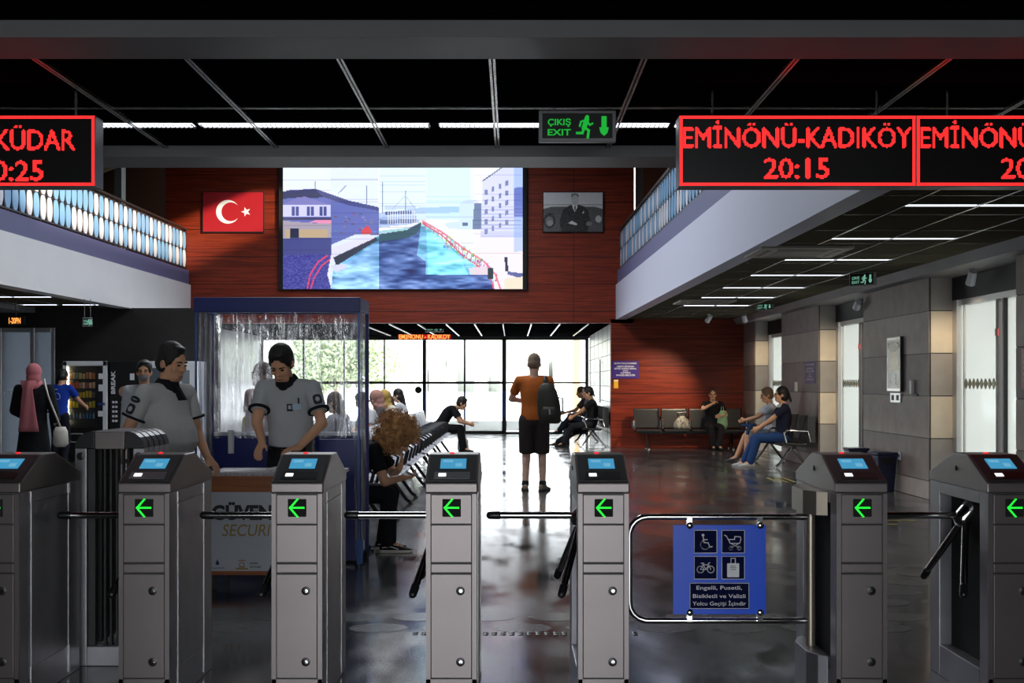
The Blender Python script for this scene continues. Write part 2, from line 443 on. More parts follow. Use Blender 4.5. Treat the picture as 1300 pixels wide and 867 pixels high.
sbox('floor', M['floor'], -11.2, 6.2, -3.2, 35.0, -.15, 0)
# pale oval stones let into the floor, in two staggered rows across the hall and a cluster by the pillars
ov = MB()
for row, (y, off) in enumerate(((7.17, 0), (7.51, .21))):
    k = -9.6 + off
    while k < 4.9:
        ov.prism([(k + .17 * math.cos(t), y + .13 * math.sin(t)) for t in [2 * math.pi * q / 22 for q in range(22)]], -.002, .0012, 'z'); k += .42
for a in range(5):
    for b in range(4):
        cx, cy = 2.0 + .42 * b + .21 * (a % 2), 8.0 + .40 * a
        ov.prism([(cx + .17 * math.cos(t), cy + .13 * math.sin(t)) for t in [2 * math.pi * q / 22 for q in range(22)]], -.002, .0012, 'z')
struct(ov.build('floor_inlay', M['inlay']))
dt = MB()
for i in range(26):
    for j in range(2):
        dt.lathe([(.016, 0), (.016, .003), (.010, .005)], (-.55 + i * .05, 6.98 + j * .05, 0), 8)
struct(dt.build('trim_1', M['inlay']))
yl = MB()
for k in range(3): yl.box(3.82 + k * .12, 3.86 + k * .12, 17.6 + k * .05, 18.5, 0, .002)
yl.box(3.4, 3.9, 12.4, 12.46, 0, .002); yl.box(3.5, 4.2, 12.75, 12.8, 0, .002)
struct(yl.build('trim_2', M['lineyellow']))

# walls of the outer shell
w = MB(); w.box(-11.2, -2.7, -3.2, -3, 0, 3.3); w.box(2.2, 6.2, -3.2, -3, 0, 3.3); w.box(-2.7, 2.2, -3.2, -3, 2.85, 3.3)
struct(w.build('wall_front', M['darkwall']))
w = MB(); w.box(-11.2, -11, -3, 23.2, 0, 2.83); w.box(-11.2, -11, 8.7, 28.7, 2.83, 6.6)
struct(w.build('wall_left', M['darkwall']))
sbox('wall_right_near', M['darkwall'], 5.2, 5.5, -3, 9.58, 0, 3.2)
sbox('wall_right_upper', M['darkwall'], 6.0, 6.2, 8.7, 28.7, 2.83, 6.6)
w = MB(); w.box(-11, -7.65, 28.5, 28.7, 3.0, 6.6); w.box(2.68, 6, 28.5, 28.7, 3.0, 6.6)
struct(w.build('wall_back_upper', mat('tan_upper_wall', (.10, .075, .05), .7)))

# entry ceiling: black louvres between two grey beams, shiny grid bars
sbox('ceiling_entry', M['ceil_black'], -11.2, 6.2, -3.2, 8.75, 3.11, 3.2)
sbox('beam', M['beam'], -11, 5.2, 5.69, 6.07, 3.03, 3.112)
sbox('beam.001', M['beam'], -11, 6.2, 8.7, 9.14, 3.03, 6.6)
bars = MB()
for k in range(-6, 6):
    x = -.103 + .782 * k
    bars.box(x - .017, x - .004, 6.07, 8.7, 3.09, 3.111); bars.box(x + .004, x + .017, 6.07, 8.7, 3.09, 3.111)
bars.box(-8, 5.2, 7.485, 7.497, 3.1, 3.111)
struct(bars.build('trim_3', M['bar']))

# balconies on both sides of the double height hall
def lx(y): return -7.06 - .0144 * (27 - y)
def rx(y): return 2.28 + .01315 * (27 - y)
struct(MB().prism([(lx(8.7) - .25, 8.7), (lx(8.7), 8.7), (lx(27), 27), (lx(27) - .25, 27)], 2.82, 3.585, 'z').build('fascia_left', M['fascia']))
struct(MB().prism([(rx(8.7), 8.7), (rx(8.7) + .22, 8.7), (rx(27) + .22, 27), (rx(27), 27)], 2.82, 3.585, 'z').build('fascia_right', mat('sky_tinted_white_fascia', (.60, .62, .76), .45)))  # white paint on this side, bluish daylight put into its colour
struct(MB().prism([(lx(8.7) - .4, 9.14), (lx(8.7) - .04, 9.14), (lx(27) - .04, 27), (lx(27) - .4, 27)], 3.585, 3.9, 'z').build('trim_4', M['band']))
struct(MB().prism([(rx(8.7) + .04, 9.14), (rx(8.7) + .4, 9.14), (rx(27) + .4, 27), (rx(27) + .04, 27)], 3.585, 3.9, 'z').build('trim_5', M['band']))
struct(MB().prism([(-11, 8.7), (lx(8.7) - .25, 8.7), (lx(27) - .25, 27), (lx(27) - .25, 28.6), (-11, 28.6)], 2.83, 3.5, 'z').build('ceiling_left', M['ceil_olive']))
struct(MB().prism([(rx(8.7) + .22, 8.7), (6.2, 8.7), (6.2, 28.6), (rx(27) + .22, 28.6), (rx(27) + .22, 27)], 2.83, 3.5, 'z').build('ceiling_right', M['ceil_olive']))
bars = MB()
for x in (3.08, 3.67, 4.29): bars.box(x - .008, x + .008, 8.75, 26.9, 2.818, 2.832)
for k in range(17): bars.box(2.75, 4.8, 9.15 + 1.05 * k, 9.158 + 1.05 * k, 2.824, 2.832)
for x in (-8.75, -8.1, -7.45): bars.box(x - .008, x + .008, 9.2, 22.9, 2.818, 2.832)
struct(bars.build('trim_6', M['bar']))
struct(MB().prism([(4.86, 2.83), (4.92, 2.72), (5.45, 2.70), (5.45, 2.83)], 8.75, 27, 'y').build('trim_7', M['beam']))
sbox('trim_8', M['beam'], -11, -8.9, 9.2, 22.95, 2.74, 2.83)

# upper back wall with the big screen, and the lower mahogany wall beside the pillars
sbox('wall_back', M['redwood'], -7.62, 2.68, 27, 27.2, 2.745, 6.6)
sbox('wall_back_lower', M['redwood'], 2.17, 5.5, 27, 27.2, 0, 2.83)
ej = MB()
for x in (1.35,): ej.box(x, x + .012, 26.995, 27.0, 2.75, 6.5)
struct(ej.build('trim_9', M['blackmatt']))
cols = MB()
for u0, u1 in ((147, 156), (206, 216)): cols.box(X(u0, 27.4), X(u1, 27.4), 27.3, 27.6, 3.5, 6.6)
cols.box(X(806, 27.4), X(816, 27.4), 27.3, 27.6, 3.5, 6.6)
struct(cols.build('column', mat('grey_green_column', (.22, .25, .25), .35, .4)))
vault = MB()
for k in range(5):
    vault.tube([(-10.9, 18 + 2.2 * k, 4.4), (-10.2, 18 + 2.2 * k, 5.6), (-8.6, 18 + 2.2 * k, 6.2), (-7.3, 18 + 2.2 * k, 6.3)], .07, 6)
struct(vault.build('ceiling_ribs', mat('tan_rib', (.35, .26, .16), .6)))

# roof with a long skylight over the hall
rf = MB(); SKX0, SKX1, SKY0, SKY1 = -3.4, -.6, 13., 25.
rf.box(-11.2, SKX0, 8.7, 28.7, 6.6, 6.75); rf.box(SKX1, 6.2, 8.7, 28.7, 6.6, 6.75)
rf.box(SKX0, SKX1, 8.7, SKY0, 6.6, 6.75); rf.box(SKX0, SKX1, SKY1, 28.7, 6.6, 6.75)
struct(rf.build('roof', M['blackpaint']))

# dark wall on the left behind the vending machines, with a glazed door
w = MB(); w.box(-11, -9.62, 23, 23.2, 0, 2.83); w.box(-8.55, -5.5, 23, 23.2, 0, 2.83); w.box(-9.62, -8.55, 23, 23.2, 2.46, 2.83)
struct(w.build('wall_back_left', M['darkwall']))
d = struct(MB().box(-9.62, -9.55, 22.98, 23.1, 0, 2.46).box(-9.01, -8.93, 22.97, 23.1, 0, 2.46).box(-8.62, -8.55, 22.98, 23.1, 0, 2.46).box(-9.55, -8.62, 22.98, 23.1, 2.38, 2.46).build('door_1', M['alu'], bevel=.008))
g = MB().box(-9.55, -9.01, 23.03, 23.04, 0, 2.38).box(-8.93, -8.62, 23.03, 23.04, 0, 2.38).build('glass', M['frost_dark'], d)
st = MB()
for k in range(9): st.disc((-9.5 + .055 * k, 1.25), .018, 23.02, .002, 10)
st.build('sticker', M['paper'], d)

# back hall: ceiling, side walls, window wall
sbox('ceiling_back', M['ceil_black'], -7.3, 2.4, 27.15, 35.0, 2.745, 2.9)
bars = MB()
for k in range(9): bars.box(-3.35 + .63 * k - .012, -3.35 + .63 * k + .012, 27.2, 33.9, 2.72, 2.746)
struct(bars.build('trim_10', M['alu']))
sbox('wall_hall_left', M['white'], -7.3, -7.1, 23.2, 35, 0, 2.8)
wr = sbox('wall_hall_right', M['white'], 2.19, 2.4, 27.2, 35, 0, 2.8)
gv = MB()
for k in range(7): gv.box(2.186, 2.1905, 27.2, 34.8, .35 * k + .3, .35 * k + .312)
for k in range(5): gv.box(2.186, 2.1905, 28.2 + 1.5 * k, 28.215 + 1.5 * k, 0, 2.75)
gv.build('groove', M['groove'], wr)
sbox('wall_header', M['winframe'], -7.1, 2.19, 34.72, 34.98, 2.70, 2.8)
wf = MB(); yb0, yb1 = 34.75, 34.87
for x, t in ((-7.07, .05), (-5.9, .04), (-4.75, .04), (-3.61, .04), (-2.48, .10), (-1.34, .05), (-.22, .12), (2.12, .09)):
    wf.box(x - t / 2, x + t / 2, yb0, yb1, 0, 2.72)
wf.box(-7.1, -.22, yb0, yb1, 1.40, 1.47); wf.box(-.22, 2.1, yb0 + .03, yb1 - .03, 1.41, 1.46)
wf.box(-7.1, -.22, yb0, yb1, 0, .07); wf.box(-7.1, 2.1, yb0, yb1, 2.64, 2.72); wf.box(-.22, 2.1, yb0 - .1, yb1, 0, .05)
w1 = struct(wf.build('window_1', M['winframe']))
MB().box(-7.05, 2.1, 34.80, 34.812, .05, 2.66).build('glass', M['glass'], w1)
bs = MB()
for x, t in ((-2.48, .104), (-1.34, .054), (-.22, .124)): bs.box(x - t / 2, x + t / 2, yb0 - .004, yb0, .45, 1.2)
bs.build('sticker', M['bluesticker'], w1)
MB().box(-7.05, 2.05, 34.79, 34.8, .07, .36).build('frosted_band', M['frost'], w1)
MB().disc((X(531, 34.75), Z(495, 34.75)), .10, 34.78, .004, 20).build('round_sticker', M['inkblack'], w1)
hr = MB().tube([(2.12, 29.6, .95), (2.12, 29.6, 2.0)], .02, 8).box(2.11, 2.19, 29.58, 29.62, 1.0, 1.03).box(2.11, 2.19, 29.58, 29.62, 1.9, 1.93)
tag(hr.build('grab_rail', M['chrome'], smooth=True), 'upright chrome grab rail on the white tiled side wall of the far hall', 'rail')

# stone clad pillars and glazed bays along the quay side
BANDS = (.23, .75, 1.27, 1.79, 2.31, 2.72)
def pier(i, y0, y1):
    mb = MB(); mb.box(5.10, 5.6, y0 + .01, y1, 0, 2.83)
    p = struct(mb.build('pillar' if i == 0 else 'pillar.%03d' % i, M['seam']))
    a, b, c, d = MB(), MB(), MB(), MB()
    zz = (0,) + BANDS
    for k in range(len(BANDS)):
        (a if k % 2 == 0 else b).box(5.088, 5.102, y0 + .03, y1 - .004, zz[k] + .006, zz[k + 1] - .006)
        (c if k % 2 == 0 else d).box(5.104, 5.55, y0, y0 + .012, zz[k] + .006, zz[k + 1] - .006)
    a.build('light_cladding', M['pier_a'], p); b.build('dark_cladding', M['pier_b'], p)
    c.build('lit_light_cladding', M['pier_c'], p); d.build('lit_dark_cladding', M['pier_d'], p)  # end faces, paler because window light is in their colour
    return p
for i, (y0, y1) in enumerate(((9.58, 12.41), (14.97, 17.8), (20.36, 23.2), (25.75, 27.0))): pier(i, y0, y1)
for i, (y0, y1) in enumerate(((12.41, 14.97), (17.8, 20.36), (23.2, 25.75))):
    sbox('wall_right_header' + ('' if i == 0 else '.%03d' % i), M['blackpaint'], 5.36, 5.55, y0, y1, 2.43, 2.83)
    fr = MB()
    fr.box(5.36, 5.46, y1 - .16, y1 - .02, 0, 2.43); fr.box(5.40, 5.44, y1 - .30, y1 - .26, 0, 2.38); fr.box(5.38, 5.46, y0, y0 + .05, 0, 2.43)
    fr.box(5.38, 5.46, y0, y1, 2.36, 2.43); fr.box(5.38, 5.46, y0, y1, 0, .06)
    wn = struct(fr.build('window_%d' % (i + 2), M['alu']))
    md = (y0 + y1) / 2 - .1
    MB().box(5.37, 5.45, md - .03, md + .05, 0, 2.36).box(5.37, 5.45, md - .17, md - .13, 0, 2.36).build('mullion', M['winframe'], wn)
    MB().box(5.415, 5.425, md, y1 - .14, .05, 2.38).box(5.415, 5.425, y0 + .04, md - .16, .05, 2.38).build('glass', M['frost'], wn)
    sk = MB()
    k = md + .08
    while k < y1 - .3: sk.prism([(k, 1.36), (k + .05, 1.42), (k, 1.48), (k - .05, 1.42)], 5.40, 5.413, 'x'); k += .12
    sk.build('sticker', M['frost_mark'], wn)
    MB().box(5.36, 5.371, md - .03, md + .05, 1.95, 2.03).build('red_sticker', M['flagred'], wn)

# ------------------------------------------------------------------ outdoors
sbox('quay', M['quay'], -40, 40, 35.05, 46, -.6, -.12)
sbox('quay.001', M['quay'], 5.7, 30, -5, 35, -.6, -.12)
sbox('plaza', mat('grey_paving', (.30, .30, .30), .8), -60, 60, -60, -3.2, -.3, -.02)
sbox('sky_blocking_canopy', M['blackpaint'], -11, 6, -6.5, -3.2, 3.3, 3.45)  # unseen overhang added to cut the sky light entering from the front
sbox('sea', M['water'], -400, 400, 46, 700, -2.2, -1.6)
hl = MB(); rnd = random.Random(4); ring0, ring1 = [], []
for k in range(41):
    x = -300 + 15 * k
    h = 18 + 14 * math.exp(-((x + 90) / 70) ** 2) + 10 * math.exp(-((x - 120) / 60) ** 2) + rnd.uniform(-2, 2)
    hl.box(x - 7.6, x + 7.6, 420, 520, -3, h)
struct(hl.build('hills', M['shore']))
fa = MB()
for k in range(60):
    x = rnd.uniform(-150, 150); s = rnd.uniform(4, 9)
    fa.box(x, x + s, 405 - rnd.uniform(0, 5), 421, -2, rnd.uniform(4, 14))
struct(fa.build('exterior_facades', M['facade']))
struct(MB().box(X(728, 37), X(736, 37), 36.8, 37.1, -.2, 3.2).build('column_outside', M['tan']))
tr = MB()
for k in range(5200):
    u = V((rnd.gauss(0, 1), rnd.gauss(0, 1), rnd.gauss(0, 1))).normalized() * rnd.random() ** .4
    c = V((u.x * 2.1 + .5 * math.sin(3 * u.z + 1), u.y * 1.3, 2.3 + u.z * 1.25 + .25 * math.sin(5 * u.x)))
    a = V((rnd.gauss(0, 1), rnd.gauss(0, 1), rnd.gauss(0, 1))).normalized(); b = a.orthogonal().normalized()
    tr._f([tr.bm.verts.new(c + q) for q in (a * .10, b * .05, a * -.10, b * -.05)])
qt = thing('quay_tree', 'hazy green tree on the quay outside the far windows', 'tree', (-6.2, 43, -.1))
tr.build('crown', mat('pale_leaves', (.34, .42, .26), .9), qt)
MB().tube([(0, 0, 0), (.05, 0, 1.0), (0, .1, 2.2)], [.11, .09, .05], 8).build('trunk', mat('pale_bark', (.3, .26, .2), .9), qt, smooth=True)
# ------------------------------------------------------------------ turnstiles
YT, TW, TD = 5.4, .2249, .755
PROF = [(0, .945), (0, .99), (.245, 1.102), (.42, 1.102), (.755, .99), (.755, .945)]
SL = math.atan2(.112, .245)
def turnstile(x, label, gate=False):
    t = thing('turnstile', label, 'turnstile', (x, YT, 0), 0, 'ticket turnstiles across the hall')
    h = TW / 2
    b = MB()
    b.box(-h, h, 0.004, .10, 0, .945); b.box(-h, h, .62, TD, 0, .945); b.box(-h + .001, h - .001, .10, .62, 0, .15)
    b.box(-h + .001, h - .001, .10, .62, .89, .945)
    b.build('body', M['steel_side'], t, bevel=.004)
    MB().box(h - .012, h, .10, .62, .15, .89).build('side_panel', M['steel_side'], t)
    MB().box(-h + .06, h - .013, .101, .619, .151, .889).build('mechanism_box', M['blackmatt'], t)
    s = MB()
    for y in (.135, .60): s.box(h - .001, h + .0015, y - .003, y + .003, .02, .94)
    s.build('side_seam', M['chrome'], t)
    c = MB().prism(PROF, -h - .004, h + .004, 'x').build('console', M['steel'], t, bevel=.006)
    # sloping face of the console, worked in its own plane: a along x, q up the slope
    def onface(mb, x0, x1, q0, q1, lift, thick):
        n = V((0, -math.sin(SL), math.cos(SL))); u = V((0, math.cos(SL), math.sin(SL))); o = V((0, 0, .99))
        P = []
        for l in (lift - thick, lift):
            for (a, q) in ((x0, q0), (x1, q0), (x1, q1), (x0, q1)): P.append(o + V((a, 0, 0)) + u * q + n * l)
        mb.hull(P, [(3, 2, 1, 0), (4, 5, 6, 7), (0, 1, 5, 4), (1, 2, 6, 5), (2, 3, 7, 6), (3, 0, 4, 7)])
    m = MB(); onface(m, -h + .006, h - .006, .012, .255, .004, .004); fp = m.build('reader_panel', M['charcoal'], t, bevel=.002)
    m = MB(); onface(m, -.056, .060, .125, .215, .0065, .003); m.build('screen', M['lcd'], fp)
    m = MB(); onface(m, .012, .042, .14, .17, .008, .002); onface(m, -.045, .0, .18, .2, .008, .002); m.build('screen_picture', M['lcd2'], fp)
    m = MB(); onface(m, -.078, .080, .03, .09, .007, .003); m.build('card_reader', M['steel_side'] if (not gate and round(x * 100) in (round(X(183, YT) * 100), round(X(573, YT) * 100))) else M['black'], fp)
    m = MB(); onface(m, -.060, -.026, .048, .074, .009, .003); m.build('reader_light', M['whiteglow'], fp)
    m = MB(); m.ell((-.01, .29, 1.104), (.012, .012, .006)); m.build('status_lamp', M['red_glow'], t)
    # front panels
    MB().box(-h + .02, h - .02, .001, .006, .11, .942).build('recess', M['seam'], t)
    k = h - .024
    for nm, z0, z1 in (('upper_panel', .811, .938), ('middle_panel', .642, .805), ('cross_band', .597, .634)):
        MB().box(-k, k, -.004, .004, z0, z1).build(nm, M['steel'], t, bevel=.0015)
    dr = MB().box(-k, k, -.005, .004, .134, .589).build('door', M['steel'], t, bevel=.0015)
    for z in (.517, .205):
        lk = MB().lathe([(.019, 0), (.019, -.006), (.012, -.008)], (.040, -.004, z), 18, 'y').build('lock', M['black'], dr, smooth=True)
        MB().lathe([(.009, 0), (.008, -.004), (.001, -.0045)], (.042, -.011, z), 12, 'y').build('keyhole', M['chrome'], lk, smooth=True)
    for sx in (-1, 1):
        MB().box(sx * (h - .011) - .010, sx * (h - .011) + .010, -.003, .004, 0, .942).build('edge_strip', M['steel'], t)
    MB().box(-h, h, -.003, .004, 0, .128).build('kick_plate', M['steel'], t)
    ds = MB().box(-.039, .042, -.010, -.003, .842, .920).build('arrow_display', M['blackmatt'], t, bevel=.003)
    ar = MB()
    p = .0062
    for i in range(11): dot(ar, -.030 + i * p, .881, -.0112, .0052)
    for i in range(11): dot(ar, -.030 + i * p, .881 + .0035, -.0112, .0040)
    for i in range(1, 7):
        for sgn in (-1, 1):
            dot(ar, -.030 + i * p * .85, .881 + sgn * i * p, -.0112, .0058); dot(ar, -.0255 + i * p * .85, .881 + sgn * i * p, -.0112, .0048)
    ar.build('arrow', M['green_led'], ds)
    MB().lathe([(.012, 0), (.012, -.004), (.006, -.006)], (-h - .003, .38, 1.03), 12, 'x').build('side_button', M['black'], t)
    if not gate:
        hub = MB(); ax = V((-1, 0, -1)).normalized()
        c0 = V((-h + .120, .38, .885)); c1 = c0 + ax * .13
        hub.cap(c0, c1, .055, .045, 14)
        hb = hub.build('hub', M['chrome'], t, smooth=True)
        o = c1 - ax * .02
        for d, nm in (((-1, 0, 0), 'top'), ((-.25, .612, -.75), 'far'), ((-.25, -.612, -.75), 'near')):
            dv = V(d).normalized()
            MB().tube([o, o + dv * .40], .0165, 12).build('arm', M['chrome'], hb, smooth=True)
            ob = MB().cap(o + dv * .395, o + dv * .435, .0195, .0185, 12)
            ob.build('arm_cap', M['black'], hb, smooth=True)
    else:
        # housing for the swing gate's pivot
        for nm, z0, z1, g in (('pivot_head', .83, .94, .09), ('pivot_foot', 0, .20, .075)):
            MB().prism([(-h, .14), (-h - g * .55, .16), (-h - g, .24), (-h - g, .46), (-h - g * .55, .56), (-h, .60)], z0, z1, 'z').build(nm, M['plate' if z0 else 'steel_side'], t, bevel=.003)
    return t
for u, lb, g in ((-8, 'turnstile cropped by the frame edge, beside the packed grey barriers', 0), (183, 'turnstile in front of the heavy guard in the grey polo shirt', 0),
                 (377, 'turnstile in front of the security table and the guard bowing his head', 0), (573, 'turnstile in front of the curly-haired person and the steel benches', 0),
                 (766, 'turnstile between the man with the backpack and the swing gate', 0), (1094, 'turnstile carrying the swing gate with the blue sign', 1),
                 (1287, 'turnstile with open side and drooping bars, next to the frosted glass bay', 0)):
    turnstile(X(u, YT), 'steel ' + lb, bool(g))

# ------------------------------------------------------------------ swing gate with its blue sign
YG = 5.75
def G(u, v): return X(u, YG), Z(v, YG)
gt = thing('swing_gate', 'chrome tube swing gate with blue pass sign for wheelchairs and prams', 'gate', (X(1029, YG), YG, 0))
gx = X(1029, YG)
x0 = X(799, YG) - gx; zt, zb, rc = .803, .318, .085
pts = [(0, 0, zt), (-.3, 0, zt), (x0 + rc, 0, zt)]
pts += [(x0 + rc - rc * math.sin(R(a)), 0, zt - rc + rc * math.cos(R(a))) for a in (20, 40, 60, 80, 90)]
pts += [(x0, 0, zb + rc)] + [(x0 + rc - rc * math.cos(R(a)), 0, zb + rc - rc * math.sin(R(a))) for a in (20, 40, 60, 80, 90)] + [(-.3, 0, zb), (0, 0, zb)]
MB().tube(pts, .0155, 12).build('gate_tube', M['chrome'], gt, smooth=True)
MB().tube([(0, 0, .201), (0, 0, .829)], .022, 14).build('pivot_post', M['plate'], gt, smooth=True)
SX0, SX1, SZ0, SZ1 = X(853.5, YG) - gx, X(971, YG) - gx, Z(778.5, YG), Z(665.5, YG)
ys = -.028
sg = MB().box(SX0, SX1, ys, ys + .006, SZ0, SZ1).build('sign_panel', M['signblue'], gt, bevel=.0015)
def SP(u, v): return (SX0 + (u - 853.5) / 117.5 * (SX1 - SX0), SZ1 - (v - 665.5) / 113 * (SZ1 - SZ0))
for (u, v) in ((874.5, 666), (963.5, 666), (874.5, 776), (963.5, 776)):
    cl = MB(); c = SP(u, v); cl.lathe([(.016, .0), (.016, -.008), (.010, -.013), (.001, -.014)], (c[0], ys, c[1]), 14, 'y')
    cl.box(c[0] - .012, c[0] + .012, ys, .004, min(c[1], zt) - .0 if c[1] > .5 else zb, zt if c[1] > .5 else c[1])
    cl.build('clamp', M['chrome'], gt, smooth=True)
fr, ic = MB(), MB()
sq = {}
for k, (u, v) in enumerate(((894.5, 686.5), (929.3, 686.5), (894.5, 719.5), (929.3, 719.5))):
    c = SP(u, v); sq[k] = c; r = .054
    fr.flat([(c[0] - r, c[1] - r), (c[0] + r, c[1] - r), (c[0] + r, c[1] + r), (c[0] - r, c[1] + r)], ys - .001, .001)
c = SP(912, 755); fr.flat([(c[0] - .139, c[1] - .061), (c[0] + .139, c[1] - .061), (c[0] + .139, c[1] + .061), (c[0] - .139, c[1] + .061)], ys - .001, .001)
fr.build('pictogram_field', M['navy'], sg)
yi = ys - .0025
for k, c in sq.items():
    r = .0525; ic.stroke([(c[0] - r, c[1] - r), (c[0] + r, c[1] - r), (c[0] + r, c[1] + r), (c[0] - r, c[1] + r)], .0022, yi, .001, True)
c = SP(912, 755); ic.stroke([(c[0] - .137, c[1] - .059), (c[0] + .137, c[1] - .059), (c[0] + .137, c[1] + .059), (c[0] - .137, c[1] + .059)], .0022, yi, .001, True)
q = lambda k, a, b: (sq[k][0] + a, sq[k][1] + b)
# wheelchair user
ic.disc(q(0, -.012, .030), .0065, yi, .001, 12)
ic.stroke([q(0, -.011, .021), q(0, -.008, -.004), q(0, .012, -.006), q(0, .020, -.026), q(0, .030, -.023)], .0048, yi, .001)
ic.stroke([q(0, -.009, .010), q(0, .008, .009)], .004, yi, .001)
ic.arc(q(0, -.002, -.014), .0215, .0045, yi, 100, 345, 18, .001)
# pram
ic.stroke([q(1, -.040, .030), q(1, -.032, .026), q(1, -.020, .006), q(1, -.014, -.008), q(1, .030, -.008), q(1, .036, .010)], .004, yi, .001)
ic.stroke([q(1, .036, .010), q(1, .034, .022), q(1, .008, .024), q(1, .006, .010), q(1, -.018, .010)], .004, yi, .001)
ic.stroke([q(1, -.012, -.008), q(1, .028, -.028)], .0035, yi, .001); ic.stroke([q(1, .028, -.008), q(1, -.010, -.028)], .0035, yi, .001)
for a in (-.011, .028): ic.arc(q(1, a, -.030), .0085, .004, yi, 0, 360, 14, .001)
# bicycle
for a in (-.024, .024): ic.arc(q(3 - 1, a, -.008), .0155, .004, yi, 0, 360, 16, .001)
ic.stroke([q(2, -.024, -.008), q(2, -.012, .014), q(2, .014, .014), q(2, .002, -.008), q(2, -.024, -.008)], .0038, yi, .001)
ic.stroke([q(2, .002, -.008), q(2, -.014, .020)], .0038, yi, .001); ic.stroke([q(2, .024, -.008), q(2, .012, .020), q(2, .020, .024)], .0038, yi, .001)
ic.stroke([q(2, -.020, .021), q(2, -.008, .021)], .004, yi, .001)
# suitcase
ic.flat([q(3, -.026, -.044), q(3, .026, -.044), q(3, .028, -.040), q(3, .028, .018), q(3, .026, .021), q(3, -.026, .021), q(3, -.028, .018), q(3, -.028, -.040)], yi, .001)
ic.stroke([q(3, -.010, .02), q(3, -.010, .044), q(3, .010, .044), q(3, .010, .02)], .0035, yi, .001)
ic.build('pictogram', M['signgrey'], sg)
dk = MB()
for b in (.008, .0, -.008): dk.stroke([q(3, -.014 + abs(b) * .3, b), q(3, .014 - abs(b) * .3, b)], .0024, yi - .0006, .0005)
dk.build('pictogram_detail', M['navy'], sg)
for s, v, wd_ in (('Engelli, Pusetli,', 744.5, 57.5), ('Bisikletli ve Valizli', 755, 66.5), ('Yolcu Geçişi İçindir', 764.5, 67.5)):
    text(s, M['signgrey'], sg, SP(911.7, v), h=.0185, w=wd_ / 117.5 * (SX1 - SX0), y=yi, bold=.008)

# ------------------------------------------------------------------ grey barriers packed in a row at the left
def barrier(k):
    y = 6.20 + .095 * k
    xa, xb = -2.205, -1.855
    t = thing('barrier', ('slim grey steel barrier with rounded black shoulders, ' + ('front one of the packed row', 'second from the front of the packed row', 'third from the front of the packed row', 'fourth from the front of the packed row', 'rearmost of the packed row')[k]),
              'barrier', ((xa + xb) / 2, y, 0), 0, 'grey barriers packed behind the cropped turnstile')
    w = (xb - xa) / 2
    f = MB(); f.box(-w, -w + .058, 0, .07, 0, 1.10); f.box(w - .058, w, 0, .07, 0, 1.10); f.box(-w + .058, w - .058, .0, .07, 0, .10)
    f.build('frame', M['steel_side'], t, bevel=.004)
    MB().box(-w + .10, w - .10, -.003, .072, 1.095, 1.185).build('top_bar', M['steel'], t, bevel=.004)
    for s in (-1, 1):
        c = MB(); pr = [(s * (w - .098), 1.186), (s * (w - .098), 1.10), (s * w, 1.10)] + [(s * (w - .09 + .09 * math.cos(R(a))), 1.10 + .086 * math.sin(R(a))) for a in (20, 40, 60, 80)]
        c.prism(pr if s > 0 else pr[::-1], -.004, .073, 'y'); c.build('shoulder', M['black'], t, bevel=.003)
        MB().lathe([(.02, 0), (.02, -.004), (.008, -.006)], (s * (w - .029), 0, 1.06), 14, 'y').build('lock', M['black'], t)
    g = MB()
    for i in range(3): g.box(-.035 + i * .03, -.026 + i * .03, .02, .05, .10, 1.095)
    g.box(-w + .06, -w + .095, .02, .05, .10, 1.095); g.build('inner_bar', M['seam'], t)
    return t
for k in range(5): barrier(k)

# ------------------------------------------------------------------ departure boards
def led_board(label, u0, u1, lines, y=7.0):
    x0, x1 = X(u0, y), X(u1, y); z0, z1 = Z(236.5, y), Z(146.5, y)
    xc = (x0 + x1) / 2; w = (x1 - x0) / 2
    t = thing('departure_board', label, 'departure board', (xc, y, z0))
    h = z1 - z0
    MB().box(-w, w, .0, .14, 0, h).build('casing', mat('board_casing', (.33, .33, .36), .4, .5), t, bevel=.004)
    MB().box(-w + .003, w - .003, -.004, .0, .003, h - .003).build('display', M['black'], t)
    b = MB(); p = .0088
    nx, nz = int(2 * w / p) - 1, int(h / p)
    for i in range(nx + 1):
        for j in (0, 1):
            dot(b, -w + .006 + i * p * (2 * w - .012) / (nx * p), .007 + j * p, -.0052, .0072); dot(b, -w + .006 + i * p * (2 * w - .012) / (nx * p), h - .007 - j * p, -.0052, .0072)
    for i in range(2, nz - 1):
        for j in (0, 1):
            dot(b, -w + .007 + j * p, .007 + i * p, -.0052, .0072); dot(b, w - .007 - j * p, .007 + i * p, -.0052, .0072)
    b.build('border_lights', M['red_led'], t)
    for s, uc, uw, v in lines:
        l = MB(); led_dots(l, s, (X(uc, y) - xc, Z(v, y) - z0), .118, uw * y / FPX, -.0052, .0076, .0060)
        l.build('lettering', M['red_led'], t)
    for sx in (-.7, .7): MB().tube([(sx * w, .07, h), (sx * w, .07, 3.11 - z0)], .008, 6).build('hanger', M['bar'], t)
    return t
led_board('hanging red LED board reading EMİNÖNÜ-KADIKÖY 20:15', 862, 1162.5, [('EMİNÖNÜ-KADIKÖY', 1012, 289, 174), ('20:15', 1011, 82, 213)])
led_board('hanging red LED board cut by the frame edge, reading EMİNÖNÜ', 1163, 1464, [('EMİNÖNÜ-KADIKÖY', 1313, 289, 174), ('20:35', 1312, 82, 213)])
led_board('hanging red LED board ending in KÜDAR, above the balcony with ovals', -80, 121, [('ÜSKÜDAR', 27, 136, 177), ('20:25', 14, 82, 216)])

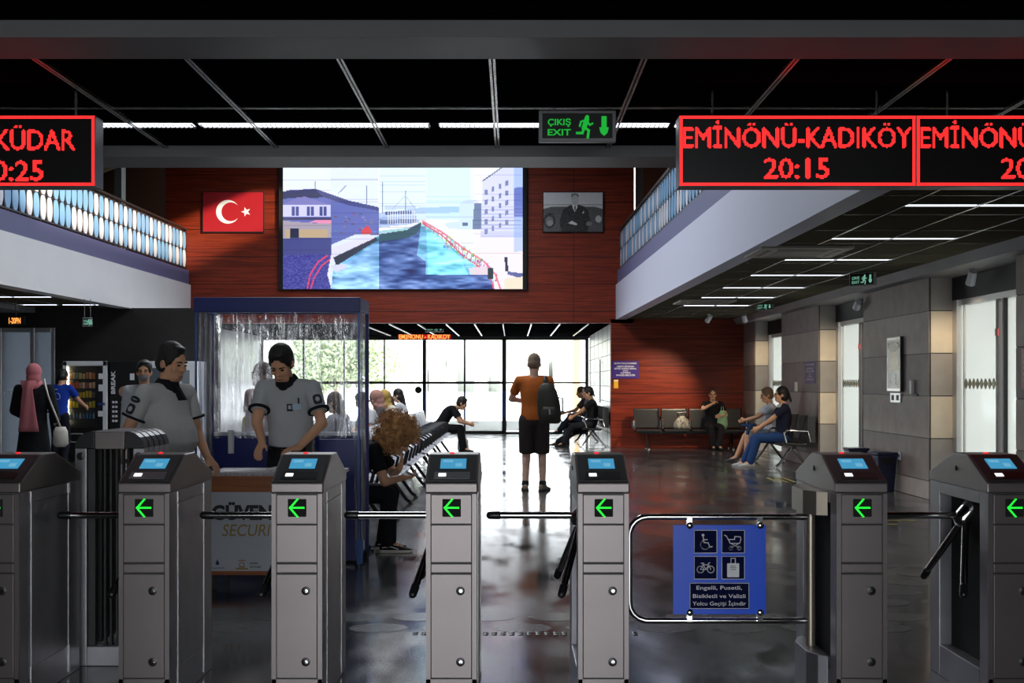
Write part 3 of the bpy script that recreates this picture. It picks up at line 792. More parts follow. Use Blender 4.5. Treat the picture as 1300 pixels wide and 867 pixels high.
def exit_sign(label, x, y, z0, w, h, rz=0., m=None, hang=None, depth=.05):
    m = m or M['green_sign']
    t = thing('exit_sign', label, 'exit sign', (x, y, z0), rz)
    MB().box(-w / 2, w / 2, 0, depth, 0, h).build('frame', mat('sign_frame', (.30, .30, .31), .4, .4), t, bevel=h * .03)
    bk = .045 * w
    MB().box(-w / 2 + bk, w / 2 - bk, -.003, .0, bk, h - bk).build('panel', M['black'], t)
    yy = -.005
    text('ÇIKIŞ', m, t, (-.235 * w, .62 * h), h=.20 * h, w=.30 * w, y=yy, bold=.02); text('EXIT', m, t, (-.235 * w, .30 * h), h=.20 * h, w=.30 * w, y=yy, bold=.02)
    k = MB(); cx, cz, s = .105 * w, .47 * h, h
    k.disc((cx + .05 * s, cz + .30 * s), .065 * s, yy, .001, 12)
    k.stroke([(cx + .03 * s, cz + .20 * s), (cx - .04 * s, cz - .02 * s)], .15 * s, yy, .001)
    k.stroke([(cx - .03 * s, cz - .02 * s), (cx + .10 * s, cz - .12 * s), (cx + .07 * s, cz - .34 * s)], .08 * s, yy, .001)
    k.stroke([(cx - .04 * s, cz - .03 * s), (cx - .10 * s, cz - .20 * s), (cx - .26 * s, cz - .20 * s)], .08 * s, yy, .001)
    k.stroke([(cx + .05 * s, cz + .19 * s), (cx + .13 * s, cz + .05 * s), (cx + .22 * s, cz + .10 * s)], .055 * s, yy, .001)
    k.stroke([(cx, cz + .20 * s), (cx - .14 * s, cz + .16 * s), (cx - .18 * s, cz + .02 * s)], .055 * s, yy, .001)
    k.build('running_figure', m, t)
    a = MB(); cx = .345 * w
    a.flat([(cx - .08 * s, .80 * h), (cx - .08 * s, .45 * h), (cx - .15 * s, .45 * h), (cx - .11 * s, .28 * h), (cx, .18 * h), (cx + .11 * s, .28 * h), (cx + .15 * s, .45 * h), (cx + .08 * s, .45 * h), (cx + .08 * s, .80 * h)], yy, .001)
    a.build('arrow', m, t)
    if hang:
        [MB().tube([(q * w * .3, depth / 2, h), (q * w * .3, depth / 2, hang - z0)], .006, 6).build('hanger', M['bar'], t) for q in (-1, 1)]
    return t
ye = 7.45
exit_sign('green lit ÇIKIŞ EXIT sign hanging between the entry beams', X(733, ye), ye, Z(180, ye), 98 * ye / FPX, 40.5 * ye / FPX, hang=3.11)
exit_sign('small green exit sign over the red EMİNÖNÜ lettering at the far windows', X(551.5, 30), 30, Z(421.5, 30), 23 * 30 / FPX, 9.5 * 30 / FPX, m=M['green_dim'], hang=2.75)
exit_sign('small exit sign hanging by the pillar with the narrow poster', X(1094, 15.5), 15.5, Z(363, 15.5), .36, .17, R(-48), M['green_dim'], 2.83)
exit_sign('tiny exit sign hanging near the far end of the pillar row', X(970, 22), 22, Z(394, 22), .36, .16, R(-48), M['green_dim'], 2.83)
exit_sign('tiny exit sign above the vending machines', X(111, 20.5), 20.5, Z(414.5, 20.5), .16, .15, R(20), M['green_dim'], 2.83)

# red lettering board far back, and the red one by the glazed door
yr = 33.5
t = thing('led_lettering_board', 'red LED lettering EMİNÖNÜ - KADIKÖY above the far windows', 'LED sign', (X(539, yr), yr, Z(431.5, yr)))
w_ = 70 * yr / FPX; h_ = 9.0 * yr / FPX
MB().box(-w_ / 2, w_ / 2, 0, .08, 0, h_).build('casing', M['black'], t)
MB().box(-w_ / 2 + .04, w_ / 2 - .04, -.006, 0, .03, h_ - .03).build('glowing_panel', emis('red_back_glow', (1., .01, .02), .55), t)
text('EMİNÖNÜ - KADIKÖY', M['amber_led'], t, (0, h_ * .48), h=h_ * .66, w=w_ * .93, y=-.009, bold=.02)
[MB().tube([(q * .5, .04, h_), (q * .5, .04, 2.75 - Z(431.5, yr))], .01, 6).build('hanger', M['bar'], t) for q in (-1, 1)]
yr = 21.
t = thing('led_lettering_board', 'small red LED board above the glazed door beside the vending machines', 'LED sign', (X(18, yr), yr, Z(412, yr)))
MB().box(-.12, .16, 0, .08, 0, .15).build('casing', M['black'], t)
text('1-20PN', M['amber_led'], t, (0.01, .07), h=.10, w=.2, y=-.004, bold=.02)
MB().box(-.1, .14, .02, .07, .15, .155).box(.01, .03, .03, .05, .15, 2.83 - Z(412, yr)).build('hanger', M['bar'], t)

# ------------------------------------------------------------------ the big LED wall, flag and photograph
yw = 26.93
t = thing('video_screen', 'large lit LED screen showing a harbour with a white ferry', 'screen', (X(511.5, yw), yw, Z(367, yw)))
sw = 304 * yw / FPX / 2; sh = 158 * yw / FPX
MB().box(-sw - .10, sw + .10, -.02, .07, -.02, sh + .12).build('frame', M['blackmatt'], t, bevel=.01)
cv = Canvas(302, 148, (1, 1, 1))
def P_(x, y): return ((x - 80) / 1190, (y - 45) / 583)
def PL(*a): return [P_(a[i], a[i + 1]) for i in range(0, len(a), 2)]
def STREAK(m, amt):
    acc = 0
    for sx_, sy_, q_ in ((40, 8, .5), (18, 4, .35), (8, 2, .3)):
        g = cv.rs.rand(cv.h // sy_ + 3, cv.w // sx_ + 3)
        yi_ = np.linspace(0, cv.h / sy_, cv.h); xi_ = np.linspace(0, cv.w / sx_, cv.w) ; y0_ = yi_.astype(int); x0_ = xi_.astype(int); fy = (yi_ - y0_)[:, None]; fx = (xi_ - x0_)[None]
        a_ = g[y0_][:, x0_] * (1 - fx) + g[y0_][:, x0_ + 1] * fx; b_ = g[y0_ + 1][:, x0_] * (1 - fx) + g[y0_ + 1][:, x0_ + 1] * fx
        acc = acc + ((a_ * (1 - fy) + b_ * fy) - .5) * q_
    cv.a += (acc * 2 * amt * m)[..., None] * np.array([.9, 1., 1.1])
cv.a[:] = np.array([.93, .97, 1.]) * (1 - .06 * cv.yy[..., None])
cv.poly(PL(560, 45, 1010, 45, 1010, 260, 560, 260), (.72, .90, 1.), .35)
cv.poly(PL(700, 250, 960, 240, 960, 275, 700, 275), (.62, .74, .92)); cv.poly(PL(555, 275, 1060, 270, 1060, 300, 555, 300), (.78, .87, .97))
wm = cv.poly(PL(320, 628, 330, 520, 440, 420, 555, 380, 770, 320, 1130, 590, 1130, 628), (.34, .62, .80))
cv.poly(PL(320, 628, 345, 540, 555, 400, 555, 628), (.48, .70, .90)); cv.poly(PL(790, 330, 800, 320, 960, 480, 1000, 560, 800, 560), (.42, .78, .90))
cv.poly(PL(555, 405, 740, 360, 765, 330, 745, 470, 790, 500, 790, 628, 555, 628), (.20, .30, .56)); cv.poly(PL(790, 560, 1100, 560, 1130, 628, 790, 628), (.22, .32, .58)); STREAK(wm, .45)
STREAK(wm, .30)
cv.poly(PL(80, 175, 110, 165, 240, 158, 400, 212, 555, 245, 555, 375, 440, 372, 320, 420, 80, 440), (.34, .38, .66))
cv.poly(PL(240, 158, 400, 212, 555, 245, 555, 262, 400, 235, 240, 185), (.22, .24, .46))
cv.poly(PL(80, 170, 240, 160, 280, 200, 80, 205), (.12, .15, .32)); cv.poly(PL(80, 235, 150, 200, 190, 195, 318, 235), (.42, .42, .68))
cv.poly(PL(80, 235, 318, 235, 318, 290, 80, 290), (.80, .80, 1.))
for x in (125, 200, 262): cv.poly(PL(x, 240, x + 34, 240, x + 34, 285, x, 285), (.22, .26, .50)); cv.poly(PL(x + 15, 240, x + 19, 240, x + 19, 285, x + 15, 285), (.85, .85, 1))
cv.poly(PL(80, 292, 320, 292, 320, 306, 80, 306), (.22, .22, .36)); cv.poly(PL(205, 318, 240, 306, 320, 304, 320, 320), (.92, .52, .66))
cv.poly(PL(80, 308, 205, 318, 320, 322, 320, 388, 80, 390), (.62, .58, .62)); cv.poly(PL(90, 350, 300, 350, 300, 388, 90, 388), (.72, .62, .46))
cv.poly(PL(115, 345, 158, 345, 158, 392, 115, 392), (.10, .12, .22)); cv.poly(PL(80, 390, 320, 388, 320, 470, 80, 475), (.22, .24, .46))
m_ = cv.poly(PL(80, 470, 320, 465, 300, 560, 320, 628, 80, 628), (.22, .22, .52)); cv.grain(m_, .18, 2)
for i in range(40):
    x = cv.rs.uniform(330, 550); y = 262 + (x - 320) * .02 + cv.rs.uniform(0, 100); cv.poly(PL(x, y, x + 14, y, x + 14, y + 8, x, y + 8), tuple(cv.rs.uniform(.2, .75, 3) * (.8, .85, 1.15)), .5)
cv.poly(PL(320, 440, 470, 382, 530, 378, 540, 392, 330, 500, 318, 480), (.90, .88, .95)); cv.poly(PL(330, 480, 545, 385, 548, 400, 345, 520), (.14, .16, .22))
cv.poly(PL(470, 352, 500, 330, 520, 352, 515, 370, 470, 372), (.85, .22, .25)); cv.poly(PL(315, 520, 390, 508, 400, 528, 340, 550), (.85, .85, .97))
for dx in (0, 18): cv.line([P_(300 + dx * .6, 472 + dx), P_(255 + dx, 500 + dx), P_(215 + dx, 560 + dx), P_(200 + dx, 628)], .006, (.85, .22, .36))
cv.poly(PL(555, 275, 600, 262, 735, 258, 742, 300, 768, 316, 740, 352, 690, 366, 555, 392), (.66, .75, .96)); cv.poly(PL(555, 340, 705, 326, 764, 312, 766, 318, 700, 340, 555, 356), (.95, .97, 1.)); cv.poly(PL(585, 240, 640, 236, 740, 240, 742, 252, 585, 258), (.72, .80, .96)); cv.poly(PL(555, 292, 742, 284, 742, 296, 555, 304), (.55, .64, .84))
cv.poly(PL(590, 265, 720, 262, 722, 277, 590, 280), (.22, .30, .52)); cv.poly(PL(560, 306, 740, 300, 740, 318, 560, 326), (.32, .40, .62))
for i in range(12): cv.poly(PL(600 + i * 12, 262, 603 + i * 12, 262, 603 + i * 12, 326, 600 + i * 12, 326), (.92, .94, 1.), .9)
cv.poly(PL(555, 372, 690, 352, 765, 315, 766, 330, 745, 366, 700, 388, 555, 408), (.10, .24, .30)); cv.poly(PL(555, 356, 700, 344, 700, 352, 555, 368), (.55, .78, .78))
for x, y0, y1 in ((495, 145, 235), (574, 130, 270), (688, 170, 258), (240, 128, 160)): cv.line([P_(x, y0), P_(x, y1)], .004, (.36, .42, .58))
cv.line([P_(688, 190), P_(740, 258)], .003, (.6, .68, .8)); cv.line([P_(688, 190), P_(620, 258)], .003, (.6, .68, .8)); cv.line([P_(355, 180), P_(392, 145)], .004, (.55, .6, .75))
cv.poly(PL(770, 305, 860, 300, 1270, 380, 1270, 628, 1170, 628, 1100, 520, 960, 420), (.93, .90, .93))
cv.poly(PL(880, 320, 1060, 300, 1060, 350, 900, 345), (.80, .84, .95)); cv.poly(PL(955, 230, 1000, 205, 1050, 215, 1060, 345, 955, 345), (.80, .85, .97)); cv.poly(PL(1030, 225, 1068, 225, 1068, 350, 1020, 348), (.36, .44, .60))
cv.poly(PL(970, 318, 1000, 318, 1000, 332, 970, 332), (.3, .35, .5))
cv.poly(PL(1070, 128, 1190, 48, 1225, 45, 1225, 388, 1062, 388), (.80, .84, .98)); cv.poly(PL(1225, 45, 1270, 45, 1270, 388, 1225, 388), (.62, .74, .98)); cv.poly(PL(1225, 155, 1270, 150, 1270, 290, 1225, 290), (.34, .42, .74))
cv.line([P_(1072, 122), P_(1188, 45)], .005, (.3, .34, .5))
for r_ in range(5):
    for c_ in range(4):
        x = 1082 + c_ * 34; y = 165 + r_ * 46 - c_ * 14 + (0 if r_ else 0)
        if y < 375: cv.poly(PL(x, y, x + 14, y - 4, x + 14, y + 20, x, y + 23), (.40, .46, .66))
for i in range(9): cv.poly(PL(1062, 240 + i * 17, 1270, 240 + i * 17, 1270, 246 + i * 17, 1062, 246 + i * 17), (.55, .60, .80), .45)
cv.poly(PL(1225, 390, 1270, 385, 1270, 450, 1225, 455), (.70, .78, .98)); cv.poly(PL(1195, 545, 1270, 555, 1270, 580, 1195, 560), (.30, .34, .55)); cv.poly(PL(1180, 580, 1270, 570, 1270, 628, 1180, 628), (.90, .86, .76))
cv.poly(PL(1180, 480, 1196, 480, 1198, 545, 1184, 545), (.12, .14, .25))
cv.line([P_(775, 312), P_(870, 362), P_(980, 440), P_(1080, 500), P_(1135, 560), P_(1160, 628)], .007, (.90, .42, .50)); cv.line([P_(775, 322), P_(870, 376), P_(970, 470), P_(1050, 520), P_(1110, 575), P_(1128, 628)], .006, (.82, .28, .36))
for i in range(18):
    f = i / 17; x = 790 + 350 * f; y = 320 + 240 * f ** 1.15; cv.line([P_(x, y), P_(x - 4, y + 30)], .004, (.80, .36, .46))
for i in range(60):
    x = cv.rs.uniform(860, 1120); y = 330 + (x - 790) * .62 + cv.rs.uniform(-20, 40); cv.poly(PL(x, y, x + 10, y, x + 10, y + 12, x, y + 12), tuple(cv.rs.uniform(.15, .9, 3)), .55)
cv.poly(PL(1000, 530, 1090, 520, 1100, 560, 1010, 562), (.85, .80, .84)); cv.poly(PL(1095, 530, 1125, 530, 1125, 580, 1095, 580), (.10, .16, .20))
for k, tint in enumerate(((.96, .96, 1.02), (.93, .94, 1.0), (1., 1.0, 1.), (.96, 1.02, 1.02), (1.02, .99, 1.0))):
    cv.a[:, int(k * 60.4):int((k + 1) * 60.4)] *= tint
for k in range(46): j = cv.rs.randint(4, 110); i = cv.rs.randint(0, 5) * 60; cv.a[j, i:i + 60] *= .86
cv.a = np.clip(cv.a, 0, 1) ** 1.9
cv.build('picture', attr_mat('screen_picture', 1.15), t, -sw, sw, 0, sh, -.022)

def framed(name, label, cat, u0, u1, v0, v1, cvs, m):
    y = 26.96
    t = thing(name, label, cat, (X((u0 + u1) / 2, y), y, Z(v1, y)))
    w = (u1 - u0) * y / FPX / 2; h = (v1 - v0) * y / FPX
    MB().box(-w - .02, w + .02, -.01, .04, -.02, h + .02).build('frame', M['blackmatt'], t)
    return t, w, h
t, w_, h_ = framed('flag_canvas', 'framed red flag with white crescent and star beside the screen', 'flag', 258, 334, 244, 294, None, None)
MB().box(-w_, w_, -.016, -.01, 0, h_).build('red_field', M['flagred'], t)
cc = MB(); yy = -.02; G_ = h_
oc, ri, ro = (-.17 * w_ * 1.0, h_ / 2), .22 * G_, .30 * G_
ic_ = (oc[0] + .075 * G_, oc[1])
# crescent as a closed outline between the two circles
a0 = math.acos(max(-1, min(1, ((ro ** 2 + .075 ** 2 * G_ ** 2 - (.24 * G_) ** 2) / (2 * ro * .075 * G_)))))
n_ = 28
outer = [(oc[0] + ro * math.cos(a0 + (2 * math.pi - 2 * a0) * k / n_), oc[1] + ro * math.sin(a0 + (2 * math.pi - 2 * a0) * k / n_)) for k in range(n_ + 1)]
b0 = math.atan2(outer[0][1] - ic_[1], outer[0][0] - ic_[0])
inner = [(ic_[0] + .24 * G_ * math.cos(b0 + (2 * math.pi - 2 * b0) * k / n_), ic_[1] + .24 * G_ * math.sin(b0 + (2 * math.pi - 2 * b0) * k / n_)) for k in range(n_ + 1)]
for k in range(n_): cc.flat([outer[k], outer[k + 1], inner[k + 1], inner[k]], yy, .003)
cc.build('crescent', M['flagwhite'], t)
s_ = MB(); sc_ = (oc[0] + .46 * G_, oc[1])
s_.flat([(sc_[0] + (.125 if k % 2 == 0 else .05) * G_ * math.cos(R(180 + 36 * k)), sc_[1] + (.125 if k % 2 == 0 else .05) * G_ * math.sin(R(180 + 36 * k))) for k in range(10)], yy, .003)
s_.build('star', M['flagwhite'], t)

t, w_, h_ = framed('framed_photograph', 'framed black and white photograph of a suited man in a car', 'photograph', 690, 765, 244.5, 294, None, None)
pc = Canvas(150, 99, (.60, .60, .62))
pc.rect(0, .30, 1, .32, (.25, .25, .25)); pc.rect(0, .33, 1, .40, (.55, .55, .55)); pc.poly([(0, .42), (.15, .36), (.85, .36), (1, .42), (1, 1), (0, 1)], (.10, .095, .10))
for k in range(9): pc.rect(.12 + k * .03, .40, .125 + k * .03, .58, (.05, .05, .05)); pc.rect(.72 + k * .03, .40, .725 + k * .03, .56, (.06, .06, .06))
pc.ell(.10, .72, .10, .20, (.03, .03, .03)); pc.ell(.10, .74, .07, .13, (.16, .16, .17)); pc.ell(.11, .78, .05, .07, (.30, .30, .31))
pc.poly([(.33, .44), (.44, .33), (.50, .31), (.58, .31), (.68, .35), (.75, .44), (.80, .75), (.74, 1), (.30, 1), (.27, .75)], (.022, .02, .024))
pc.poly([(.48, .31), (.57, .31), (.575, .38), (.53, .50), (.50, .42)], (.72, .72, .72)); pc.poly([(.525, .33), (.545, .33), (.55, .42), (.53, .48), (.518, .42)], (.10, .10, .10))
pc.ell(.532, .17, .062, .145, (.42, .42, .42)); pc.ell(.532, .08, .068, .065, (.20, .20, .20)); pc.ell(.535, .17, .052, .10, (.50, .50, .50)); pc.rect(.51, .15, .525, .165, (.1, .1, .1)); pc.rect(.545, .15, .56, .165, (.1, .1, .1)); pc.rect(.52, .235, .555, .245, (.18, .18, .18))
pc.poly([(.655, .53), (.68, .47), (.69, .50), (.665, .55)], (.7, .7, .7)); pc.poly([(.42, .78), (.48, .72), (.57, .80), (.56, .84), (.44, .80)], (.62, .62, .62))
pc.ell(.93, .68, .05, .09, (.50, .50, .50)); pc.ell(.77, .80, .05, .06, (.22, .20, .20)); pc.grain(np.ones((99, 150)), .10)
pc.build('print', attr_mat('photo_print', None, .4), t, -w_, w_, 0, h_, -.012)

# ------------------------------------------------------------------ ceiling lights
def lamp(label, x0, x1, y, z, mt, w=.05, group=None, louvre=0):
    t = thing('ceiling_light', label, 'ceiling light', ((x0 + x1) / 2, y, z), 0, group)
    h = (x1 - x0) / 2
    MB().box(-h, h, -w / 2 - .008, w / 2 + .008, -.004, .02).build('housing', M['alu'], t)
    MB().box(-h + .01, h - .01, -w / 2, w / 2, -.008, -.003).build('diffuser', mt, t)
    if louvre:
        g = MB(); k = -h + .02
        while k < h - .01: g.box(k, k + .007, -w / 2 - .01, w / 2 + .01, -.016, -.008); k += .03
        g.build('louvre', M['black'], t)
    return t
for i, (u0, u1) in enumerate(((-52, 247), (253, 546), (557, 850), (856, 1150))):
    lamp('long tube light in the entry ceiling, ' + ('above the KÜDAR board', 'above the flag and guards', 'behind the green EXIT sign', 'above the board reading 20:15')[i], X(u0, 8.), X(u1, 8.), 8., 3.112, M['tubelight'], .10, 'tube lights in the entry ceiling', 1)
names = ('first', 'second', 'third', 'fourth', 'fifth', 'sixth', 'seventh')
for i, y in enumerate((9.67, 11.9, 13.95, 15.95, 18.05, 20.1, 22.2)):
    for s, (a, b) in enumerate(((3.09, 3.66), (3.68, 4.28))):
        lamp('slim tube light under the balcony by the pillars, %s row from the entry, %s' % (names[i], ('hall side', 'pillar side')[s]), a, b, y, 2.831, M['tubelight2'], .05, 'tube lights under the pillar side balcony')
for i, (y, a, b) in enumerate(((20., -8.66, -7.5), (22.0, -8.8, -8.15), (22.0, -8.05, -7.4))):
    lamp('slim tube light over the vending corner, %s' % ('closest to the entry', 'over the glazed door', 'over the snack machine')[i], a, b, y, 2.831, M['tubelight2'], .05, 'tube lights over the vending corner')

# air conditioning cassettes
def cassette(label, x, y, w=.95):
    t = thing('air_conditioner', label, 'air conditioner', (x, y, 2.829))
    MB().box(-w / 2, w / 2, -w / 2, w / 2, -.03, .0).build('panel', mat('cassette_grey', (.42, .40, .36), .5), t, bevel=.008)
    r = w * .38; g = MB()
    for sx, sy in ((0, -1), (0, 1), (-1, 0), (1, 0)):
        if sx: g.box(sx * r - .02, sx * r + .02, -r * .8, r * .8, -.034, -.029)
        else: g.box(-r * .8, r * .8, sy * r - .02, sy * r + .02, -.034, -.029)
    g.build('air_slot', M['black'], t)
    MB().box(-r * .7, r * .7, -r * .7, r * .7, -.036, -.029).build('intake_grille', mat('cassette_grille', (.30, .29, .26), .6), t, bevel=.003)
cassette('square grey air conditioning cassette between the second and third light rows', 3.02, 13.0); cassette('square grey air conditioning cassette near the red wall', 3.3, 21.1)

# spotlight, camera, speakers on the ceiling
def spot(label, x, y, z, d, pw=60, cone=70):
    t = thing('spotlight', label, 'spotlight', (x, y, z))
    MB().tube([(0, 0, 0), (0, 0, .08)], .015, 8).lathe([(.04, .075), (.04, .09)], (0, 0, 0), 10).build('bracket', M['white_paint'], t)
    d_ = (V(d) - V((x, y, z + .0))).normalized(); dv = d_ * .14
    hd_ = MB().tube([-dv * .6, dv * .6], [.045, .055], 12).build('head', M['white_paint'], t, smooth=True)
    MB().tube([dv * .605, dv * .62], .044, 12).build('lens', emis('warm_spot_lens', (1., .80, .55), 2.0), hd_)
    l = bpy.data.lights.new('spot_beam', 'SPOT'); l.energy = pw; l.color = (1., .80, .56); l.spot_size = R(cone); l.spot_blend = .8; l.shadow_soft_size = .05
    lo = bpy.data.objects.new('spot_beam', l); COL.objects.link(lo); lo.parent = t; lo.location = dv * .75; lo.rotation_euler = d_.to_track_quat('-Z', 'Y').to_euler()
spot('white spotlight hanging over the bench by the red wall', X(900, 25), 25, 2.74, (2.85, 27, .65), 330, 64); spot('white spotlight angled beside the far pillar', X(945, 24.5), 24.5, 2.72, (5.25, 25.75, 1.25), 45, 80)
spot('grey spotlight at the top of the pillar with the narrow poster', 5.0, 17.78, 2.56, (5.1, 20.36, 1.1), 130, 60); spot('grey spotlight above the frosted glass bay by the end turnstile', 5.2, 13.9, 2.62, (5.25, 14.97, 1.2), 40, 90)
# ------------------------------------------------------------------ balcony railings with ovals
def railing(label, fx, y0, off):
    t = thing('balcony_railing', label, 'railing', (0, 0, 0))
    A, B = (fx(y0) + off, y0), (fx(27) + off, 26.97)
    L = math.hypot(B[0] - A[0], B[1] - A[1])
    t.location = (A[0], A[1], 3.9); t.rotation_euler = (0, 0, math.atan2(B[1] - A[1], B[0] - A[0]))     # local x runs along the rail
    MB().tube([(0, 0, .90), (L, 0, .90)], .028, 8).build('handrail', M['rail'], t, smooth=True)
    MB().box(0, L, -.012, .012, .04, .065).box(0, L, -.012, .012, .82, .84).box(0, L, -.01, .01, .44, .455).build('cross_rail', M['rail'], t)
    n = 50; p = L / n
    ba = MB().box(-.007, .007, -.010, .010, 0, .89).build('baluster', M['rail'], t, loc=(0, 0, 0))
    for k in range(1, n + 1):
        c = ba.copy(); COL.objects.link(c); c.parent = t; c.location = (k * p, 0, 0)
    src = {}
    oval = [(.43 * p * math.cos(a), .205 * math.sin(a) * (1 if abs(math.sin(a)) < .99 else .96)) for a in [2 * math.pi * q / 24 for q in range(24)]]
    rr = random.Random(11)
    for row, zc in ((0, .25), (1, .64)):
        for k in range(n):
            key = 'w' if (k + row + (rr.random() < .2)) % 2 else 'b'
            if key not in src: o = src[key] = MB().prism(oval, -.008, .008, 'y').build('oval_panel', M['oval_' + key], t, bevel=.003)
            else: o = src[key].copy(); COL.objects.link(o); o.parent = t
            o.location = ((k + .5) * p, -.0, zc)
railing('balcony railing with blue and white ovals over the vending corner', lx, 14.0, -.10)
railing('balcony railing with ovals over the pillar side seats', rx, 12.5, .10)

# ------------------------------------------------------------------ security booth of blue frame and clear film
bx0, bx1, by0, by1, bh = -2.46, -1.17, 9.50, 10.05, 2.09
t = thing('security_booth', 'blue framed security booth hung with clear plastic film', 'booth', ((bx0 + bx1) / 2, by0, 0))
cx_ = (bx0 + bx1) / 2
L0, L1, D = bx0 - cx_, bx1 - cx_, by1 - by0
for x, y in ((L0 + .015, D - .015), (L1 - .015, D - .015)):
    MB().box(x - .016, x + .016, y - .016, y + .016, 0, bh).build('post', M['blue'], t, bevel=.003)
for x in (L0 + .015, L1 - .015):
    MB().box(x - .007, x + .007, .0, .014, 0, bh - .08).build('front_post', mat('mid_blue_post', (.03, .10, .36), .4), t)
MB().box(L0, L1, -.03, .03, bh - .115, bh).build('front_beam', M['blue'], t, bevel=.006)
MB().box(L0, L1, D - .03, D, bh - .10, bh).build('rear_beam', M['blue'], t, bevel=.006)
for x in (L0, L1 - .05): MB().box(x, x + .05, .03, D - .03, bh - .10, bh).build('side_beam', mat('mid_blue', (.02, .10, .42), .4), t, bevel=.004)
MB().box(L0 + .03, L1 - .03, D - .035, D - .012, .08, 1.0).build('rear_panel', M['blue'], t, bevel=.004)
MB().box(L0 + .03, L1 - .03, D - .045, D - .005, 1.0, 1.03).build('panel_cap', M['alu'], t)
MB().box(L1 - .34, L1 - .01, .10, .115, .04, .99).build('corner_panel', M['blue'], t, bevel=.004)
MB().box(L0 + .01, L1 - .01, D - .05, D, 0, .06).build('skirting', M['blackmatt'], t)
def film(name, P0, P1, z0, z1, amp, waves, nx=60, nz=24, seed=1):
    rr = random.Random(seed); ph = [rr.uniform(0, 6.3) for _ in range(6)]
    P0, P1 = V((*P0, 0)), V((*P1, 0)); d = P1 - P0; nrm = V((-d.y, d.x, 0)).normalized(); rows = []
    mb = MB()
    for j in range(nz + 1):
        fz = j / nz; row = []
        for i in range(nx + 1):
            f = i / nx
            o = amp * (math.sin(waves * 6.28 * f + ph[0] + .8 * math.sin(3 * fz + ph[1])) + .5 * math.sin(waves * 2.7 * 6.28 * f + ph[2] + 2 * fz) + .3 * math.sin(9 * fz + ph[3] + 5 * f))
            row.append(mb.bm.verts.new(P0 + d * f + nrm * o + V((0, 0, z0 + (z1 - z0) * fz))))
        rows.append(row)
    for j in range(nz):
        for i in range(nx): mb._f([rows[j][i], rows[j][i + 1], rows[j + 1][i + 1], rows[j + 1][i]])
    return mb.build(name, M['film'], t, smooth='all')
film('film_sheet', (L0 + .04, D - .075), (L1 - .04, D - .075), .98, bh - .09, .010, 7, 90, 30, 2)
film('side_film', (L0 + .03, .035), (L0 + .03, D - .04), .12, bh - .09, .014, 3, 40, 24, 5)
film('side_film', (L1 - .03, .035), (L1 - .03, D - .04), .06, bh - .09, .014, 3, 40, 24, 8)
MB().tube([(L0 + .19, D - .12, .86), (L0 + .19, D - .12, 1.05)], .025, 12).build('roller', M['paper'], t, smooth=True)
MB().box(L1 - .03, L1 + .015, -.005, .035, .03, .22).build('taped_foot', mat('tape_blue', (.03, .13, .42), .5), t)

# ------------------------------------------------------------------ security table
tx0, tx1, ty0, ty1 = -2.10, -1.20, 8.50, 8.98
t = thing('security_table', 'wooden security table with white GÜVENLİK SECURITY front panel', 'table', ((tx0 + tx1) / 2, ty0, 0))
w_ = (tx1 - tx0) / 2
MB().box(-w_ - .01, w_ + .01, -.01, ty1 - ty0, .785, .81).build('tabletop', M['paperlilac'], t, bevel=.003)
MB().box(-w_, w_, 0, .018, .675, .785).build('apron', M['orangewood'], t)
MB().box(-w_, w_, 0, .018, .10, .128).build('lower_rail', M['orangewood'], t)
bp = MB().box(-w_ + .002, w_ - .002, .002, .016, .128, .675).build('front_panel', M['banner'], t)
def TP(u, v): return (X(u, 8.5) - (tx0 + tx1) / 2, Z(v, 8.5))
text('GÜVENLİK', M['inkblack'], bp, TP(327, 650), h=.098, w=116 * 8.5 / FPX, y=-.001, bold=.045)
text('SECURITY', M['ochre'], bp, TP(325, 672.5), h=.085, w=86 * 8.5 / FPX, y=-.001, shear=.18, bold=.004)
lg = MB(); c = TP(276, 714); lg.disc((c[0], c[1] - .005), .013, -.001, .001, 14); lg.flat([(c[0] - .009, c[1]), (c[0] + .009, c[1]), (c[0], c[1] + .024)], -.001, .001); lg.build('emblem', M['inkblue'], bp)
text('İSTANBUL BÜYÜKŞEHİR', M['inkblue'], bp, TP(276, 721), h=.008, w=.10, y=-.001, bold=.02)
lg = MB(); c = TP(307, 716)
lg.flat([(c[0] - .028, c[1] + .022), (c[0] + .028, c[1] + .022), (c[0] + .024, c[1] + .029), (c[0] - .024, c[1] + .029)], -.001, .001)
lg.flat([(c[0] - .044, c[1] - .038), (c[0] + .044, c[1] - .038), (c[0] + .04, c[1] - .027), (c[0] - .04, c[1] - .027)], -.001, .001)
lg.arc((c[0], c[1] - .004), .016, .006, -.001, 0, 360, 14, .001); lg.stroke([(c[0] - .02, c[1] - .022), (c[0] + .02, c[1] - .022)], .006, -.001, .001); lg.build('emblem', M['ochre'], bp)
text('ŞEHİR', M['inkblack'], bp, TP(322.5, 715), h=.013, w=.058, y=-.001, bold=.02); text('HATLARI', M['inkblack'], bp, TP(324, 719.5), h=.013, w=.075, y=-.001, bold=.02)
lg = MB(); c = TP(345, 714); lg.flat([(c[0] - .006, c[1]), (c[0] + .006, c[1]), (c[0] + .004, c[1] + .025), (c[0], c[1] + .034), (c[0] - .004, c[1] + .025)], -.001, .001); lg.stroke([(c[0], c[1]), (c[0], c[1] - .03)], .003, -.001, .001); lg.stroke([(c[0] + .016, c[1] + .002), (c[0] + .016, c[1] - .045)], .006, -.001, .001); lg.build('emblem', M['inkblue'], bp)
for x in (-w_ + .03, w_ - .03):
    for y in (.05, ty1 - ty0 - .04): MB().tube([(x, y, .785), (x, y, 0)], .016, 8).build('leg', M['seam'], t, smooth=True)
MB().tube([(.02, .03, 0), (.14, .06, .30)], .010, 8).build('strut', M['alu'], t, smooth=True)
